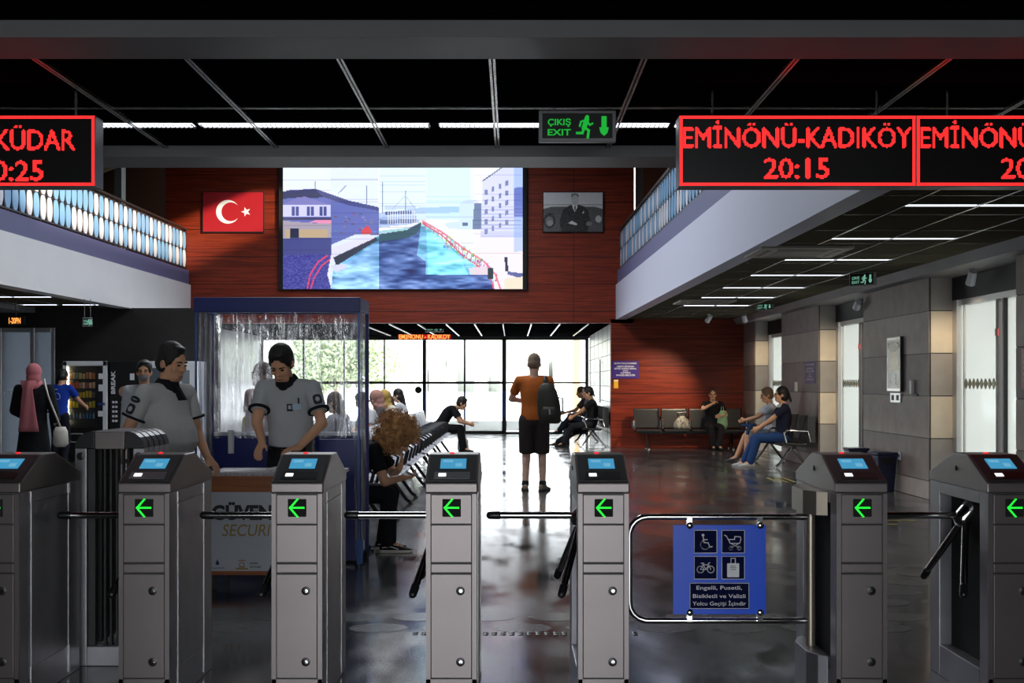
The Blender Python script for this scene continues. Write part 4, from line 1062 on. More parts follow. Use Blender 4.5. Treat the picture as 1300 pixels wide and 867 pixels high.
def paper(label, x, y, z, w, h, a, m='paper', th=.004):
    o = MB().box(-w / 2, w / 2, -h / 2, h / 2, 0, th).build('paper_sheet', M[m], None, loc=(x, y, z), rot=(0, 0, a)); tag(o, label, 'paper', 'papers on the security table')
paper('large white sheet lying at the table end by the heavy guard', -1.87, 8.66, .8105, .34, .26, .1)
paper('sheet lying across the table front under the bowed guard', -1.52, 8.62, .8105, .26, .20, -.25)
t = thing('open_register', 'open register book lying on the security table', 'book', (-1.56, 8.80, .8105), -.12)
for s in (-1, 1):
    MB().prism([(0, 0), (s * .17, 0), (s * .17, .012), (s * .05, .026), (0, .016)] if s > 0 else [(0, 0), (0, .016), (s * .05, .026), (s * .17, .012), (s * .17, 0)], -.11, .11, 'y').build('page_block', M['paper'], t)

# ------------------------------------------------------------------ rows of joined seats
def bench(label, n, loc, rz, style, group=None, pitch=.55):
    t = thing('bench', label, 'bench', loc, rz, group); W = n * pitch
    sm = M['seatsteel'] if style == 'steel' else M['seatblack']; fm = M['black'] if style == 'steel' else M['chrome']
    MB().box(-W / 2 + .1, W / 2 - .1, -.03, .03, .33, .38).build('beam', M['black'] if style != 'steel' else M['alu'], t)
    for i in range(n):
        xc = -W / 2 + (i + .5) * pitch; h = pitch / 2 - .035
        prof = [(-.24, .425), (-.20, .44), (-.05, .425), (.14, .415), (.19, .43)]
        pb = [(.20, .45), (.225, .56), (.255, .70), (.285, .84), (.30, .87)]
        if style == 'steel':
            for nm, pr in (('seat', prof), ('backrest', pb)):
                g = MB()
                for k in range(9):
                    x = xc - h + (k + .5) * (2 * h / 9)
                    top = [(a, b) for a, b in pr]; off = [(a + (.010 if nm == 'backrest' else 0), b - (.012 if nm == 'seat' else 0)) for a, b in reversed(pr)]
                    g.prism(top + off, x - .017, x + .017, 'x')
                g.box(xc - h, xc + h, pr[0][0] - .006, pr[0][0] + .012, pr[0][1] - .012, pr[0][1] + .002); g.box(xc - h, xc + h, pr[-1][0] - .006, pr[-1][0] + .012, pr[-1][1] - .012, pr[-1][1] + .004)
                g.build(nm, sm, t)
        else:
            for nm, pr in (('seat', prof), ('backrest', pb)):
                top = list(pr); off = [(a + (.035 if nm == 'backrest' else 0), b - (.045 if nm == 'seat' else 0)) for a, b in reversed(pr)]
                MB().prism(top + off, xc - h, xc + h, 'x').build(nm, sm, t, bevel=.01)
                if nm == 'backrest': [MB().box(q - .006, q + .006, .20, .33, .44, .88).build('side_rim', M['charcoal'], t) for q in (xc - h - .006, xc + h + .006)]
    for i in range(n + 1):
        x = -W / 2 + i * pitch
        MB().tube([(x, .24, .45), (x, .20, .62), (x, -.14, .64), (x, -.20, .60), (x, -.16, .44)], .017, 8).build('armrest', fm, t, smooth=True)
    for x in (-W / 2 + pitch * .5, W / 2 - pitch * .5):
        MB().tube([(x, -.27, .02), (x, -.22, .05), (x, -.02, .33), (x, .02, .33), (x, .24, .05), (x, .29, .02)], .022, 8).lathe([(.028, 0), (.028, .02)], (x, -.27, 0), 10).lathe([(.028, 0), (.028, .02)], (x, .29, 0), 10).build('leg', fm, t, smooth=True)
    return t
place = ('closest to the booth', 'second from the booth', 'third from the booth', 'fourth from the booth', 'fifth from the booth', 'farthest, under the man with the phone')
for i in range(6):
    y = 11.27 + 2.45 * i
    bench('steel slatted bench facing the aisle, ' + place[i], 4, (-1.47, y, 0), R(90), 'steel', 'slatted steel benches beside the booth')
    bench('steel slatted bench turned away from the aisle, ' + place[i].split(',')[0], 4, (-2.10, y, 0), R(-90), 'steel', 'slatted steel benches beside the booth')
bench('black padded bench against the red wall, with a bag on it', 4, (X(866, 26.4) + .17, 26.5, 0), 0, 'black', None, .6)
bench('black padded bench with chrome arms beside the pillar, seating two men', 4, (4.70, 21.55, 0), R(-90), 'black', None, .6)
bench('black bench by the white tiled wall, seating the dark-dressed group', 5, (1.80, 28.6, 0), R(-90), 'black', None, .6)

# ------------------------------------------------------------------ vending corner
yv = 22.3
t = thing('snack_machine', 'white framed snack vending machine with lit window', 'vending machine', ((X(80, yv) + X(136, yv)) / 2, yv, 0))
vw = (X(136, yv) - X(80, yv)) / 2; vh = Z(458.5, yv)
VX = t.location.x
b = MB(); b.box(-vw, vw, .05, .68, 0, vh - .0); b.build('cabinet', M['black'], t)
f = MB(); f.box(-vw, -vw + .075, -.02, .05, .02, vh); f.box(vw - .075, vw, -.02, .05, .02, vh); f.box(-vw, vw, -.02, .05, vh - .085, vh); f.build('door_frame', M['white_paint'], t, bevel=.008)
vx1 = .22
MB().box(-vw + .075, vx1, .02, .05, .62, vh - .09).build('rear_liner', mat('machine_liner', (.05, .05, .045), .5), t)
MB().box(-vw + .075, -vw + .10, -.01, .018, .70, vh - .11).build('lamp_strip', emis('warm_strip', (1., .86, .58), 14.0), t)
MB().box(vx1, vw - .075, -.015, .05, .10, vh - .09).build('control_column', M['black'], t)
c = MB(); c.box(vx1 + .03, vx1 + .11, -.02, -.015, 1.50, 1.60); c.box(vx1 + .03, vx1 + .11, -.02, -.015, 1.28, 1.40); c.box(vx1 + .02, vx1 + .12, -.02, -.015, .82, .92); c.build('notice', M['signgrey'], t)
MB().box(vx1 + .02, vx1 + .15, -.02, -.015, 1.02, 1.07).build('card_slot', M['inkblue'], t)
MB().box(-vw + .075, vx1, -.015, .05, .10, .62).build('lower_panel', M['black'], t)
sl = MB(); r0, r1, zc = .17, .075, .43
sl.tube([(-.14 + r0 * .9 * math.copysign(abs(math.cos(a)) ** .5, math.cos(a)), -.02, zc + r1 * math.copysign(abs(math.sin(a)) ** .6, math.sin(a))) for a in [2 * math.pi * k / 24 for k in range(24)]], .014, 6, closed=True)
sl.build('delivery_flap', M['alu'], t, smooth=True)
MB().arc((vx1 + .09, .43), .05, .018, -.018, 0, 360, 18, .01).build('coin_return', M['alu'], t)
shelves = [.78, .98, 1.16, 1.33, 1.50]
s_ = MB()
for z in shelves: s_.box(-vw + .10, vx1 - .01, -.012, .02, z - .012, z)
s_.build('shelf', M['seam'], t)
MB().box(-vw + .075, vx1, -.019, -.016, .62, vh - .09).build('window', M['glass'], t)
rr = random.Random(5)
pal = [[(.75, .55, .06), (.55, .42, .12), (.62, .52, .38), (.5, .5, .5), (.30, .55, .62), (.1, .25, .5)], [(.72, .50, .05), (.80, .62, .04), (.65, .45, .06), (.20, .08, .05), (.30, .20, .12)],
       [(.80, .62, .05), (.78, .55, .04), (.25, .16, .1), (.10, .12, .12), (.6, .6, .55)], [(.70, .40, .20), (.65, .12, .05), (.80, .70, .55), (.5, .35, .2)], [(.72, .25, .08), (.70, .60, .25), (.80, .50, .30), (.25, .4, .2)]]
pm = {}
nm_ = ('drink bottle on the bottom shelf', 'yellow snack packet on the second shelf from the bottom', 'snack packet on the middle shelf', 'wrapped snack on the second shelf from the top', 'snack bag on the top shelf')
for r_, z in enumerate(shelves):
    src = None
    for k in range(8):
        c3 = pal[r_][rr.randrange(len(pal[r_]))]
        mm_ = pm.setdefault(c3, mat('packet_print', c3, .4))
        x = VX - vw + .13 + k * .061; nmz = 'drink_bottle' if r_ == 0 else 'snack_packet'
        mb = MB()
        if r_ == 0: mb.lathe([(.018, 0), (.02, .005), (.02, .075), (.008, .095), (.008, .112), (.001, .113)], (0, 0, 0), 10)
        else:
            h = .11 + rr.uniform(-.015, .015); q_ = .024
            mb.hull([(-q_, -.002, 0), (q_, -.002, 0), (q_, .002, 0), (-q_, .002, 0), (-q_ * .9, -.007, h * .5), (q_ * .9, -.007, h * .5), (q_ * .9, .007, h * .5), (-q_ * .9, .007, h * .5), (-q_, -.002, h), (q_, -.002, h), (q_, .002, h), (-q_, .002, h)],
                    [(0, 1, 5, 4), (1, 2, 6, 5), (2, 3, 7, 6), (3, 0, 4, 7), (4, 5, 9, 8), (5, 6, 10, 9), (6, 7, 11, 10), (7, 4, 8, 11), (3, 2, 1, 0), (8, 9, 10, 11)])
        o = mb.build(nmz, mm_, None, loc=(x, yv + .003, z)); tag(o, nm_[r_] + ' of the lit snack machine', 'snack' if r_ else 'bottle', nm_[r_] + 's')
t = thing('coffee_machine', 'black hot drink vending machine marked BREAK', 'vending machine', ((X(139, yv) + X(180, yv)) / 2, yv, 0))
cw = (X(180, yv) - X(139, yv)) / 2
MB().box(-cw, cw, 0, .65, 0, vh).build('cabinet', M['black'], t, bevel=.01)
text('BREAK', M['signgrey'], t, (-cw + .065, 1.44), w=.42, h=.075, y=-.004, bold=.03, rot=R(90))
for i in range(6):
    for j in range(5):
        MB().box(-cw + .05 + i * .055, -cw + .09 + i * .055, -.008, 0, .72 + j * .085, .76 + j * .085).build('button', M['signgrey'], t) if not (i == 2) else None
MB().box(.08, .16, -.006, 0, 1.48, 1.60).build('notice', M['signgrey'], t)
MB().box(-cw + .10, cw - .12, -.005, 0, .05, .45).build('poster', mat('pale_pink_poster', (.55, .48, .50), .5), t)
MB().ell((-.02, -.004, 1.27), (.11, .004, .10)).build('coffee_picture', mat('coffee_brown', (.36, .20, .14), .5), t)
t = thing('drink_machine', 'white drink vending machine half hidden by the heavy guard', 'vending machine', ((X(181, yv) + X(250, yv)) / 2, yv, 0))
dw = (X(250, yv) - X(181, yv)) / 2
MB().box(-dw, dw, 0, .68, 0, vh).build('cabinet', M['white_paint'], t, bevel=.01)
MB().box(.22, .36, -.006, 0, .35, 1.66).build('control_column', mat('machine_grey', (.22, .24, .27), .4), t)
MB().box(-dw + .08, .18, -.004, 0, .35, 1.7).build('window', mat('machine_window', (.10, .12, .14), .15), t)
MB().box(.245, .335, -.009, -.006, 1.30, 1.36).build('card_reader', M['inkblue'], t)
MB().box(.235, .345, -.009, -.006, .62, .85).build('poster', mat('teal_print', (.02, .20, .30), .4), t)

# ------------------------------------------------------------------ signs and fittings on the walls
def notice(label, x, y, z, w, h, rz, lines, m='violet'):
    t = thing('notice_board', label, 'sign', (x, y, z), rz)
    MB().box(-w / 2, w / 2, -.008, .0, 0, h).build('panel', M[m], t, bevel=.002)
    for s, f, wf, hf in lines: text(s, M['signgrey'], t, (0, f * h), h=hf * h, w=wf * w, y=-.0105, bold=.02)
    return t
LN = [('SAYIN YOLCULARIMIZ', .86, .84, .085), ('GEMİYE BİNERKEN', .68, .64, .085), ('BİNİŞ KURALLARINA', .56, .82, .085), ('UYUN', .44, .18, .075), ('LÜTFEN', .32, .36, .085), ('SIRANIZI BEKLEYİN', .19, .70, .085)]
notice('violet notice with white lines on the red wall', X(794, 26.99), 26.99, Z(480.5, 27), 34 * 27 / FPX, 22.5 * 27 / FPX, 0, LN)
notice('violet notice on the pillar behind the two seated men', 5.086, 20.95, Z(487, 20.9), .72, .38, R(-90), LN)
t = thing('sticker_plate', 'small yellow plate under the violet notice on the red wall', 'sign', (X(782, 26.99), 26.99, Z(493, 27)))
MB().box(-.05, .05, -.006, 0, 0, .19).build('panel', M['yellow'], t, bevel=.002); MB().box(-.045, .045, -.008, -.006, .16, .185).build('white_edge', M['paper'], t)
yp = 16.25
t = thing('poster_frame', 'narrow chrome framed poster on the stone pillar', 'poster', (5.086, yp, Z(497, yp)), R(-90))
MB().box(-.29, .29, -.04, 0, 0, .72).build('frame', M['alu'], t, bevel=.006); MB().box(.27, .292, -.042, -.0, 0, .72).build('side_edge', M['black'], t)
pc = Canvas(50, 80, (.62, .58, .52))
pc.rect(0, 0, 1, .06, (.75, .75, .72)); pc.rect(0, .06, 1, .16, (.12, .11, .11)); pc.ell(.5, .15, .42, .10, (.30, .25, .22)); pc.ell(.55, .38, .30, .14, (.72, .48, .30)); pc.ell(.6, .5, .35, .15, (.74, .60, .36)); pc.rect(.1, .66, .9, .95, (.42, .44, .50)); pc.ell(.35, .82, .15, .10, (.12, .13, .2)); pc.ell(.7, .80, .10, .12, (.16, .17, .22)); pc.grain(np.ones((80, 50)), .25)
pc.build('print', attr_mat('poster_print', None, .25), t, -.25, .25, .04, .68, -.043)
t = thing('socket_plate', 'double metal switch plate below the framed poster', 'switch', (5.086, yp, Z(511, yp)), R(-90))
MB().box(-.21, .21, -.02, 0, 0, .13).build('plate', M['alu'], t, bevel=.004); MB().box(-.15, -.05, -.024, -.02, .03, .1).box(.05, .15, -.024, -.02, .03, .1).build('switch', M['seam'], t)
t = thing('wall_fitting', 'slim pale upright fitting beside the framed poster', 'fitting', (5.086, 15.55, Z(500, 15.55)), R(-90))
MB().box(-.03, .03, -.05, 0, 0, .17).build('body', M['white_paint'], t, bevel=.006); MB().box(-.02, .16, -.012, 0, -.03, 0).build('bracket', M['seam'], t)
t = thing('socket_plate', 'small white socket low on the pillar by the dark bins', 'socket', (5.086, 16.1, .42), R(-90))
MB().box(-.045, .045, -.015, 0, 0, .11).build('plate', M['white_paint'], t, bevel=.004); MB().lathe([(.02, 0), (.02, -.005)], (0, -.014, .055), 12, 'y').build('socket', M['seam'], t)
t = thing('wall_fitting', 'small pale fitting on the wall above the two seated men', 'fitting', (5.086, 21.9, Z(497, 21.9)), R(-90))
MB().box(-.03, .03, -.05, 0, 0, .17).build('body', M['white_paint'], t, bevel=.006)
t = thing('notice_board', 'pink notice cut by the frame edge on the nearest pillar', 'sign', (5.086, 12.05, Z(494, 12.05)), R(-90))
MB().box(-.20, .20, -.01, 0, 0, .40).build('panel', M['pinkposter'], t, bevel=.003); k = MB()
for i in range(5): k.box(-.15, .13, -.0125, -.01, .08 + .06 * i, .10 + .06 * i)
k.build('printed_line', M['paper'], t)
for i, (x, y) in enumerate(((4.86, 17.35), (4.90, 16.25))):
    t = thing('waste_bin', 'dark blue waste bin at the foot of the stone pillar, ' + ('farther of the two', 'closer of the two')[i], 'bin', (x, y, 0), .2 * i, 'dark bins by the pillar')
    MB().loft([[V((sx * .11, sy * .11, 0)) for sx, sy in ((-1, -1), (1, -1), (1, 1), (-1, 1))], [V((sx * .14, sy * .14, .48)) for sx, sy in ((-1, -1), (1, -1), (1, 1), (-1, 1))]]).build('bin_body', M['dustbin'], t, bevel=.01)
    MB().box(-.15, .15, -.15, .15, .48, .515).build('lid', M['dustbin'], t, bevel=.012); MB().box(-.08, .08, -.146, -.140, .36, .45).build('flap', M['black'], t)
# ------------------------------------------------------------------ people
SKIN = {'tan': mat('skin_tan', (.68, .36, .21), .5, spec=.35), 'fair': mat('skin_fair', (.64, .40, .30), .5, spec=.35), 'brown': mat('skin_brown', (.40, .20, .12), .5, spec=.35)}
EYEM = mat('eye_dark', (.015, .01, .01), .25); BROW = mat('eyebrow_dark', (.012, .008, .006), .8); LIPM = mat('lip', (.30, .11, .09), .5)
HAIRM = {'black': mat('hair_black', (.010, .008, .007), .55, bump=.5, bscale=90), 'brown': mat('hair_brown', (.075, .035, .018), .6, bump=.5, bscale=90), 'grey': mat('hair_cropped', (.19, .13, .09), .8, bump=.3, bscale=90),
         'ginger': mat('hair_ginger', (.48, .24, .09), .7, bump=.6, bscale=70, var=.5, vscale=22)}
_cm = {}
def cloth(col, rough=.85):
    k = (col, rough)
    if k not in _cm: _cm[k] = mat('cloth', col, rough, bump=.8, bscale=9, spec=.2)
    return _cm[k]

def remesh(mb, name, m, parent, vox, smooth=2):
    me = mb.mesh(name); o = bpy.data.objects.new(name, me); COL.objects.link(o)
    r = o.modifiers.new('r', 'REMESH'); r.mode = 'VOXEL'; r.voxel_size = vox; r.use_smooth_shade = True
    if smooth: s = o.modifiers.new('s', 'SMOOTH'); s.factor = .5; s.iterations = smooth
    dg = bpy.context.evaluated_depsgraph_get()
    m2 = bpy.data.meshes.new_from_object(o.evaluated_get(dg))
    bpy.data.objects.remove(o); bpy.data.meshes.remove(me)
    m2.name = name; m2.materials.clear()
    return link(name, m2, m, parent, 'all')

def ik(a, c, l1, l2, pole):
    d = c - a; L = d.length
    if L > (l1 + l2) * .998: c = a + d.normalized() * (l1 + l2) * .998; d = c - a; L = d.length
    u = d.normalized(); x = (l1 * l1 - l2 * l2 + L * L) / (2 * L); h = math.sqrt(max(0, l1 * l1 - x * x))
    p = pole - u * pole.dot(u)
    if p.length < 1e-4: p = V((0, -1, 0)) - u * u.y * -1
    return a + u * x + p.normalized() * h, c

def person(label, loc, face, H=1.75, sit=False, skin='tan', lean=(0, 0, 0), head=(0, 0, 0), hands=None, elbows=None, feet=None, knees=None, hairstyle='short', hair='black',
           top=('tshirt', (.1, .1, .1)), bottom=('trousers', (.02, .02, .025)), shoe=(.015, .015, .016), sole=None, belly=0., wide=1., vox=.009, curl=25, palms=None, pz=None, beard=False, twist=0., group=None, tuck=False):
    """a figure facing local -y; joints in metres for a 1.75 m body, scaled to H. lean: pelvis-chest, chest-neck, neck-head (degrees forwards); head: (nod, turn, tilt)."""
    k = H / 1.75
    t = thing('person', label, 'person', (loc[0], loc[1], loc[2] if len(loc) > 2 else 0), R(face), group)
    S = lambda v: V(v) * k
    def up(deg): return V((0, -math.sin(R(deg)), math.cos(R(deg))))
    P = V((0, 0, pz if pz else (.55 if sit else .955))) if not sit else V((0, 0, (pz or .535) / k))
    Tw = Matrix.Rotation(R(twist), 3, 'Z')
    chest = P + up(lean[0]) * .34; neck = chest + up(lean[1]) * .18; hc = neck + up(lean[2]) * .155
    shw = .182 * wide
    shc = chest + up(lean[1]) * .125
    J = {}
    hands = hands or {}; elbows = elbows or {}; feet = feet or {}; knees = knees or {}
    for s, n in ((1, 'L'), (-1, 'R')):
        sh = shc + Tw @ V((s * shw, 0, 0)); J['sh' + n] = sh
        tgt = V(hands[n]) / k if n in hands else sh + V((s * .05, -.03, -.56))
        el, wr = ik(sh, tgt, .295, .255, V(elbows.get(n, (s * .3, 1, -.1)))); J['el' + n], J['wr' + n] = el, wr
        hp = P + V((s * .092, 0, -.045)); J['hp' + n] = hp
        ft = V(feet[n]) / k if n in feet else V((s * .10, .02 if not sit else -.46, .085))
        kn, an = ik(hp, ft, .43, .415, V(knees.get(n, (s * .12, -1, .15 if not sit else .9)))); J['kn' + n], J['an' + n] = kn, an
    # ---- shapes shared by body and clothes; g = extra thickness
    def ring(c, d, rx, ry, g, n=20, tw=None):
        d = d.normalized(); lat = (tw or Matrix.Identity(3)) @ V((1, 0, 0)); fr = d.cross(lat).normalized(); lat = fr.cross(d).normalized()
        return [c + lat * (rx + g) * math.cos(a) + fr * (ry + g) * math.sin(a) for a in [2 * math.pi * q / n for q in range(n)]]
    def torso(mb, g, lo=-.10, hi=.53, cut=None):
        R_ = [(-.10, .120, .085, 0), (-.05, .160 * (1 + .1 * (wide - 1)), .112, 0), (.03, .160 * (1 + .2 * (wide - 1)) + belly * .3, .112 + belly * .5, belly * .4), (.13, .143 * wide + belly * .4, .102 + belly, belly),
              (.22, .148 * wide + belly * .25, .108 + belly * .75, belly * .8), (.32, .163 * wide, .113 + belly * .25, belly * .2), (.41, .172 * wide, .102, 0), (.465, .150 * wide, .082, 0), (.50, .085, .064, 0), (.53, .058, .056, 0)]
        rings = []
        for tt, rx, ry, bo in R_:
            if tt < lo or tt > hi: continue
            if tt <= .34: a = lean[0]; c = P + up(a) * tt
            else: a = lean[1]; c = chest + up(a) * (tt - .34)
            if abs(tt - .32) < .02: a = (lean[0] + lean[1]) / 2
            fr = V((0, -math.cos(R(a)), -math.sin(R(a))))
            rings.append([S(p) for p in ring(c + fr * bo * .8, up(a), rx, ry, g, 20, Tw if tt > .25 else None)])
        mb.loft(rings)
        for n in 'LR':
            s_ = 1 if n == 'L' else -1
            mb.cap(S(neck + up(lean[1]) * -.045), S(J['sh' + n] + Tw @ V((-s_ * .03, 0, .0))), (.050 + g) * k, (.050 + g) * k)
            mb.cap(S(shc + Tw @ V((s_ * .07, 0, 0)) + up(lean[1]) * -.05), S(J['sh' + n] + Tw @ V((-s_ * .012, 0, 0)) + up(lean[1]) * -.012), (.088 + g) * k, (.056 + g) * k)
    def arm(mb, n, g, f=1.0, r=(.050, .041, .027), flare=0.):
        sh, el, wr = J['sh' + n], J['el' + n], J['wr' + n]
        if g and f < 1: mb.ell(S(sh), [(r[0] + g) * k] * 3); mb.tube([S(sh), S(sh + (el - sh) * (f + .06))], [(r[0] + g) * k, (r[1] + g + flare) * k], 16)
        else: mb.cap(S(sh), S(sh + (el - sh) * min(1, f)), (r[0] + g) * k, (r[1] + g + flare) * k)
        if f > 1: mb.cap(S(el), S(el + (wr - el) * (f - 1)), (r[1] + g) * k, (r[2] + g + (.004 if g else 0)) * k)
    def leg(mb, n, g, f=2.0, r=(.085, .058, .040)):
        hp, kn, an = J['hp' + n], J['kn' + n], J['an' + n]
        if g and f < 1: mb.ell(S(hp), [(r[0] + g) * k] * 3); mb.tube([S(hp), S(hp + (kn - hp) * (f + .08))], [(r[0] + g) * k, (r[1] + g + .016) * k], 18)
        else: mb.cap(S(hp), S(hp + (kn - hp) * min(1, f)), (r[0] + g) * k, (r[1] + g) * k)
        if f > 1:
            if not g: mb.cap(S(kn + (an - kn) * .12), S(kn + (an - kn) * .5), .050 * k, .046 * k); b_ = (kn + (an - kn) * .3) ; mb.ell(S(b_ + V((0, .02, 0))), (.050 * k, .052 * k, .09 * k))
            mb.cap(S(kn), S(kn + (an - kn) * (f - 1)), (r[1] + g) * k, (r[2] + g + (.012 if g else 0)) * k)
    # ---- head frame
    nod, turn, tilt = head
    HM = Matrix.Rotation(R(turn), 3, 'Z') @ Matrix.Rotation(R(tilt), 3, 'Y') @ Matrix.Rotation(R(nod), 3, 'X')
    def hd(v): return S(hc + HM @ V(v) * 1.1)
    def hell(mb, c, r): mb.ell(hd(c), [q * k * 1.1 for q in r], HM, 16, 10)
    b = MB()
    torso(b, 0)
    b.cap(S(neck + up(lean[1]) * -.03), hd((0, .015, -.07)), .059 * k, .056 * k)
    hell(b, (0, .012, .035), (.073, .092, .090)); hell(b, (0, -.018, -.035), (.060, .070, .082)); b.cap(hd((-.028, -.052, -.085)), hd((.028, -.052, -.085)), .026 * k, .026 * k)
    b.cap(hd((-.026, -.070, .026)), hd((.026, -.070, .026)), .016 * k, .016 * k); b.cap(hd((0, -.086, .018)), hd((0, -.106, -.022)), .007 * k, .013 * k)
    for s in (-1, 1):
        hell(b, (s * .012, -.092, -.026), (.009, .010, .008)); hell(b, (s * .040, -.060, -.022), (.022, .022, .024)); hell(b, (s * .074, .012, -.008), (.010, .020, .030))
    b.cap(hd((-.019, -.083, -.060)), hd((.019, -.083, -.060)), .008 * k, .008 * k); b.cap(hd((-.015, -.081, -.072)), hd((.015, -.081, -.072)), .009 * k, .009 * k)
    for n in 'LR':
        s = 1 if n == 'L' else -1
        arm(b, n, 0, 2.0); leg(b, n, 0, 2.0)
        # hand: palm, four fingers of different lengths and a thumb from the side of the palm
        wr, el = J['wr' + n], J['el' + n]; d = (wr - el).normalized()
        pn, fd = (palms or {}).get(n, (None, None))
        d = V(fd).normalized() if fd else d
        pn = V(pn) if pn else V((-s, 0, 0)); pn = (pn - d * pn.dot(d)).normalized()
        lat = d.cross(pn).normalized() * (1 if n == 'R' else -1)      # towards the thumb
        pc_ = wr + d * .045
        b.cap(S(wr), S(wr + d * .03), .025 * k, .027 * k)
        rings = []
        for f, w_, h_ in ((.0, .026, .019), (.035, .037, .017), (.075, .040, .014), (.09, .038, .011)):
            c0 = wr + d * f; rings.append([S(c0 + lat * w_ * math.cos(a) + pn * h_ * math.sin(a)) for a in [2 * math.pi * q / 14 for q in range(14)]])
        b.loft(rings)
        cu = R(curl)
        for i, (o_, l_) in enumerate(((.029, .070), (.010, .078), (-.010, .073), (-.029, .058))):
            a0 = wr + d * .085 + lat * o_; dd = (d + lat * o_ * 2.2).normalized(); d1 = dd * math.cos(cu) + pn * math.sin(cu); d2 = dd * math.cos(cu * 2.1) + pn * math.sin(cu * 2.1)
            m_ = a0 + d1 * l_ * .55; b.cap(S(a0), S(m_), .0098 * k, .0090 * k, 8); b.cap(S(m_), S(m_ + d2 * l_ * .45), .0090 * k, .0078 * k, 8)
        a0 = wr + d * .025 + lat * .026; d1 = (d * .72 + lat * .62 + pn * .3).normalized(); m_ = a0 + d1 * .042; d2 = (d * .92 + lat * .2 + pn * .35).normalized()
        b.cap(S(a0), S(m_), .0125 * k, .0105 * k, 8); b.cap(S(m_), S(m_ + d2 * .030), .0105 * k, .0085 * k, 8)
        # bare foot inside the shoe
        an, kn = J['an' + n], J['kn' + n]
        fdv = V(((an - kn).x * .3 + s * .12, -1, 0)).normalized()
        if 'foot' in feet: fdv = V(feet['foot']).normalized()
        if 'foot' + n in feet: fdv = V(feet['foot' + n]).normalized()
        J['fd' + n] = fdv
        b.cap(S(an), S(an + fdv * .10 + V((0, 0, -.045))), .036 * k, .03 * k)
    remesh(b, 'body', SKIN[skin], t, vox)
    for s in (-1, 1):
        e = MB(); hell(e, (s * .030, -.082, .004), (.012, .008, .006)); e.build('eye', EYEM, t, smooth='all')
        e = MB(); e.tube([hd((s * .014, -.089, .022)), hd((s * .032, -.088, .028)), hd((s * .048, -.076, .022))], [.005 * k, .0055 * k, .003 * k], 6); e.build('eyebrow', BROW, t, smooth='all')
    e = MB(); e.tube([hd((-.022, -.086, -.066)), hd((0, -.093, -.065)), hd((.022, -.086, -.066))], [.003 * k, .0045 * k, .003 * k], 6); e.build('lips', LIPM, t, smooth='all')
    hm = HAIRM.get(hair)
    # ---- hair
    h = MB()
    if hairstyle in ('short', 'cropped'):
        q = .008 if hairstyle == 'short' else .002
        hell(h, (0, .022, .045), (.076 + q, .090 + q, .087 + q)); hell(h, (0, .036, -.002), (.073 + q, .074 + q, .072 + q))
        if hairstyle == 'short':
            for s in (-1, 1): hell(h, (s * .066, -.012, .022), (.012, .030, .028))
            hell(h, (0, -.028, .100), (.052, .044, .022))
        remesh(h, 'hair', hm, t, max(.007, vox * .8), 2)
    elif hairstyle in ('long', 'bun', 'tied'):
        hell(h, (0, .024, .042), (.086, .098, .096)); hell(h, (0, .040, -.02), (.082, .078, .09))
        if hairstyle == 'long': h.cap(hd((0, .060, -.03)), hd((0, .070, -.26)), .075 * k, .05 * k)
        elif hairstyle == 'bun': hell(h, (0, .125, .06), (.045, .045, .045))
        else: h.cap(hd((0, .10, .03)), hd((0, .15, -.10)), .035 * k, .018 * k)
        remesh(h, 'hair', hm, t, .010, 2)
    elif hairstyle == 'curly':
        rr = random.Random(3); hell(h, (0, .035, .05), (.135, .135, .125)); hell(h, (0, .06, -.05), (.13, .11, .10))
        for _ in range(210):
            u = V((rr.gauss(0, 1), rr.gauss(0, 1), rr.gauss(0, 1))).normalized()
            if u.y < -.55 and u.z < .25: continue
            q = V((u.x * .150, .04 + u.y * .150, .03 + u.z * .145)); hell(h, q * 1.0, (.022, .022, .022))
        remesh(h, 'hair', hm, t, .0075, 1)
        cu_ = MB()
        for _ in range(420):
            u = V((rr.gauss(0, 1), rr.gauss(0, 1), rr.gauss(0, 1))).normalized()
            if u.y < -.6 and u.z < .2: continue
            q = V((u.x * .158, .04 + u.y * .158, .03 + u.z * .152)); a1 = u.orthogonal().normalized(); a2 = u.cross(a1); p0 = rr.uniform(0, 6.3); pts = []
            for j in range(9):
                an_ = p0 + j * 1.1; pts.append(hd(q + u * (.006 * j) + (a1 * math.cos(an_) + a2 * math.sin(an_)) * .010))
            cu_.tube(pts, [.0032] * 8 + [.001], 4)
        cu_.build('curls', hm, t, smooth='all')
    elif hairstyle == 'hijab':
        hell(h, (0, .016, .030), (.094, .110, .108)); hell(h, (0, .030, -.05), (.090, .092, .10)); h.cap(hd((0, .012, -.10)), S(neck + up(lean[1]) * .0), .095 * k, .115 * k); h.cap(hd((-.05, -.03, -.105)), hd((.05, -.03, -.105)), .045 * k, .045 * k)
        remesh(h, 'headscarf', cloth(hair), t, .010, 3)
    if beard:
        e = MB(); hell(e, (0, -.036, -.082), (.058, .060, .042)); e.cap(hd((-.022, -.090, -.047)), hd((.022, -.090, -.047)), .007 * k, .007 * k); remesh(e, 'beard', HAIRM['black'], t, .007, 1)
    # ---- clothes
    kind, col = top[0], top[1]
    c = MB(); torso(c, .014, .0 if tuck else -.06, .50)
    if kind == 'tshirt':
        for n in 'LR': arm(c, n, .013, .62, flare=.010)
    elif kind == 'long':
        for n in 'LR': arm(c, n, .013, 1.95)
    elif kind == 'robe':
        for n in 'LR': arm(c, n, .016, 1.95, r=(.055, .055, .045))
        rings = []
        for f, rx, ry in ((.0, .18, .14), (.35, .22, .18), (.75, .27, .23), (1., .30, .26)):
            z = P.z * (1 - f) + .04 * f; rings.append([S((rx * math.cos(a), ry * math.sin(a), z)) for a in [2 * math.pi * q / 24 for q in range(24)]])
        c.loft(rings)
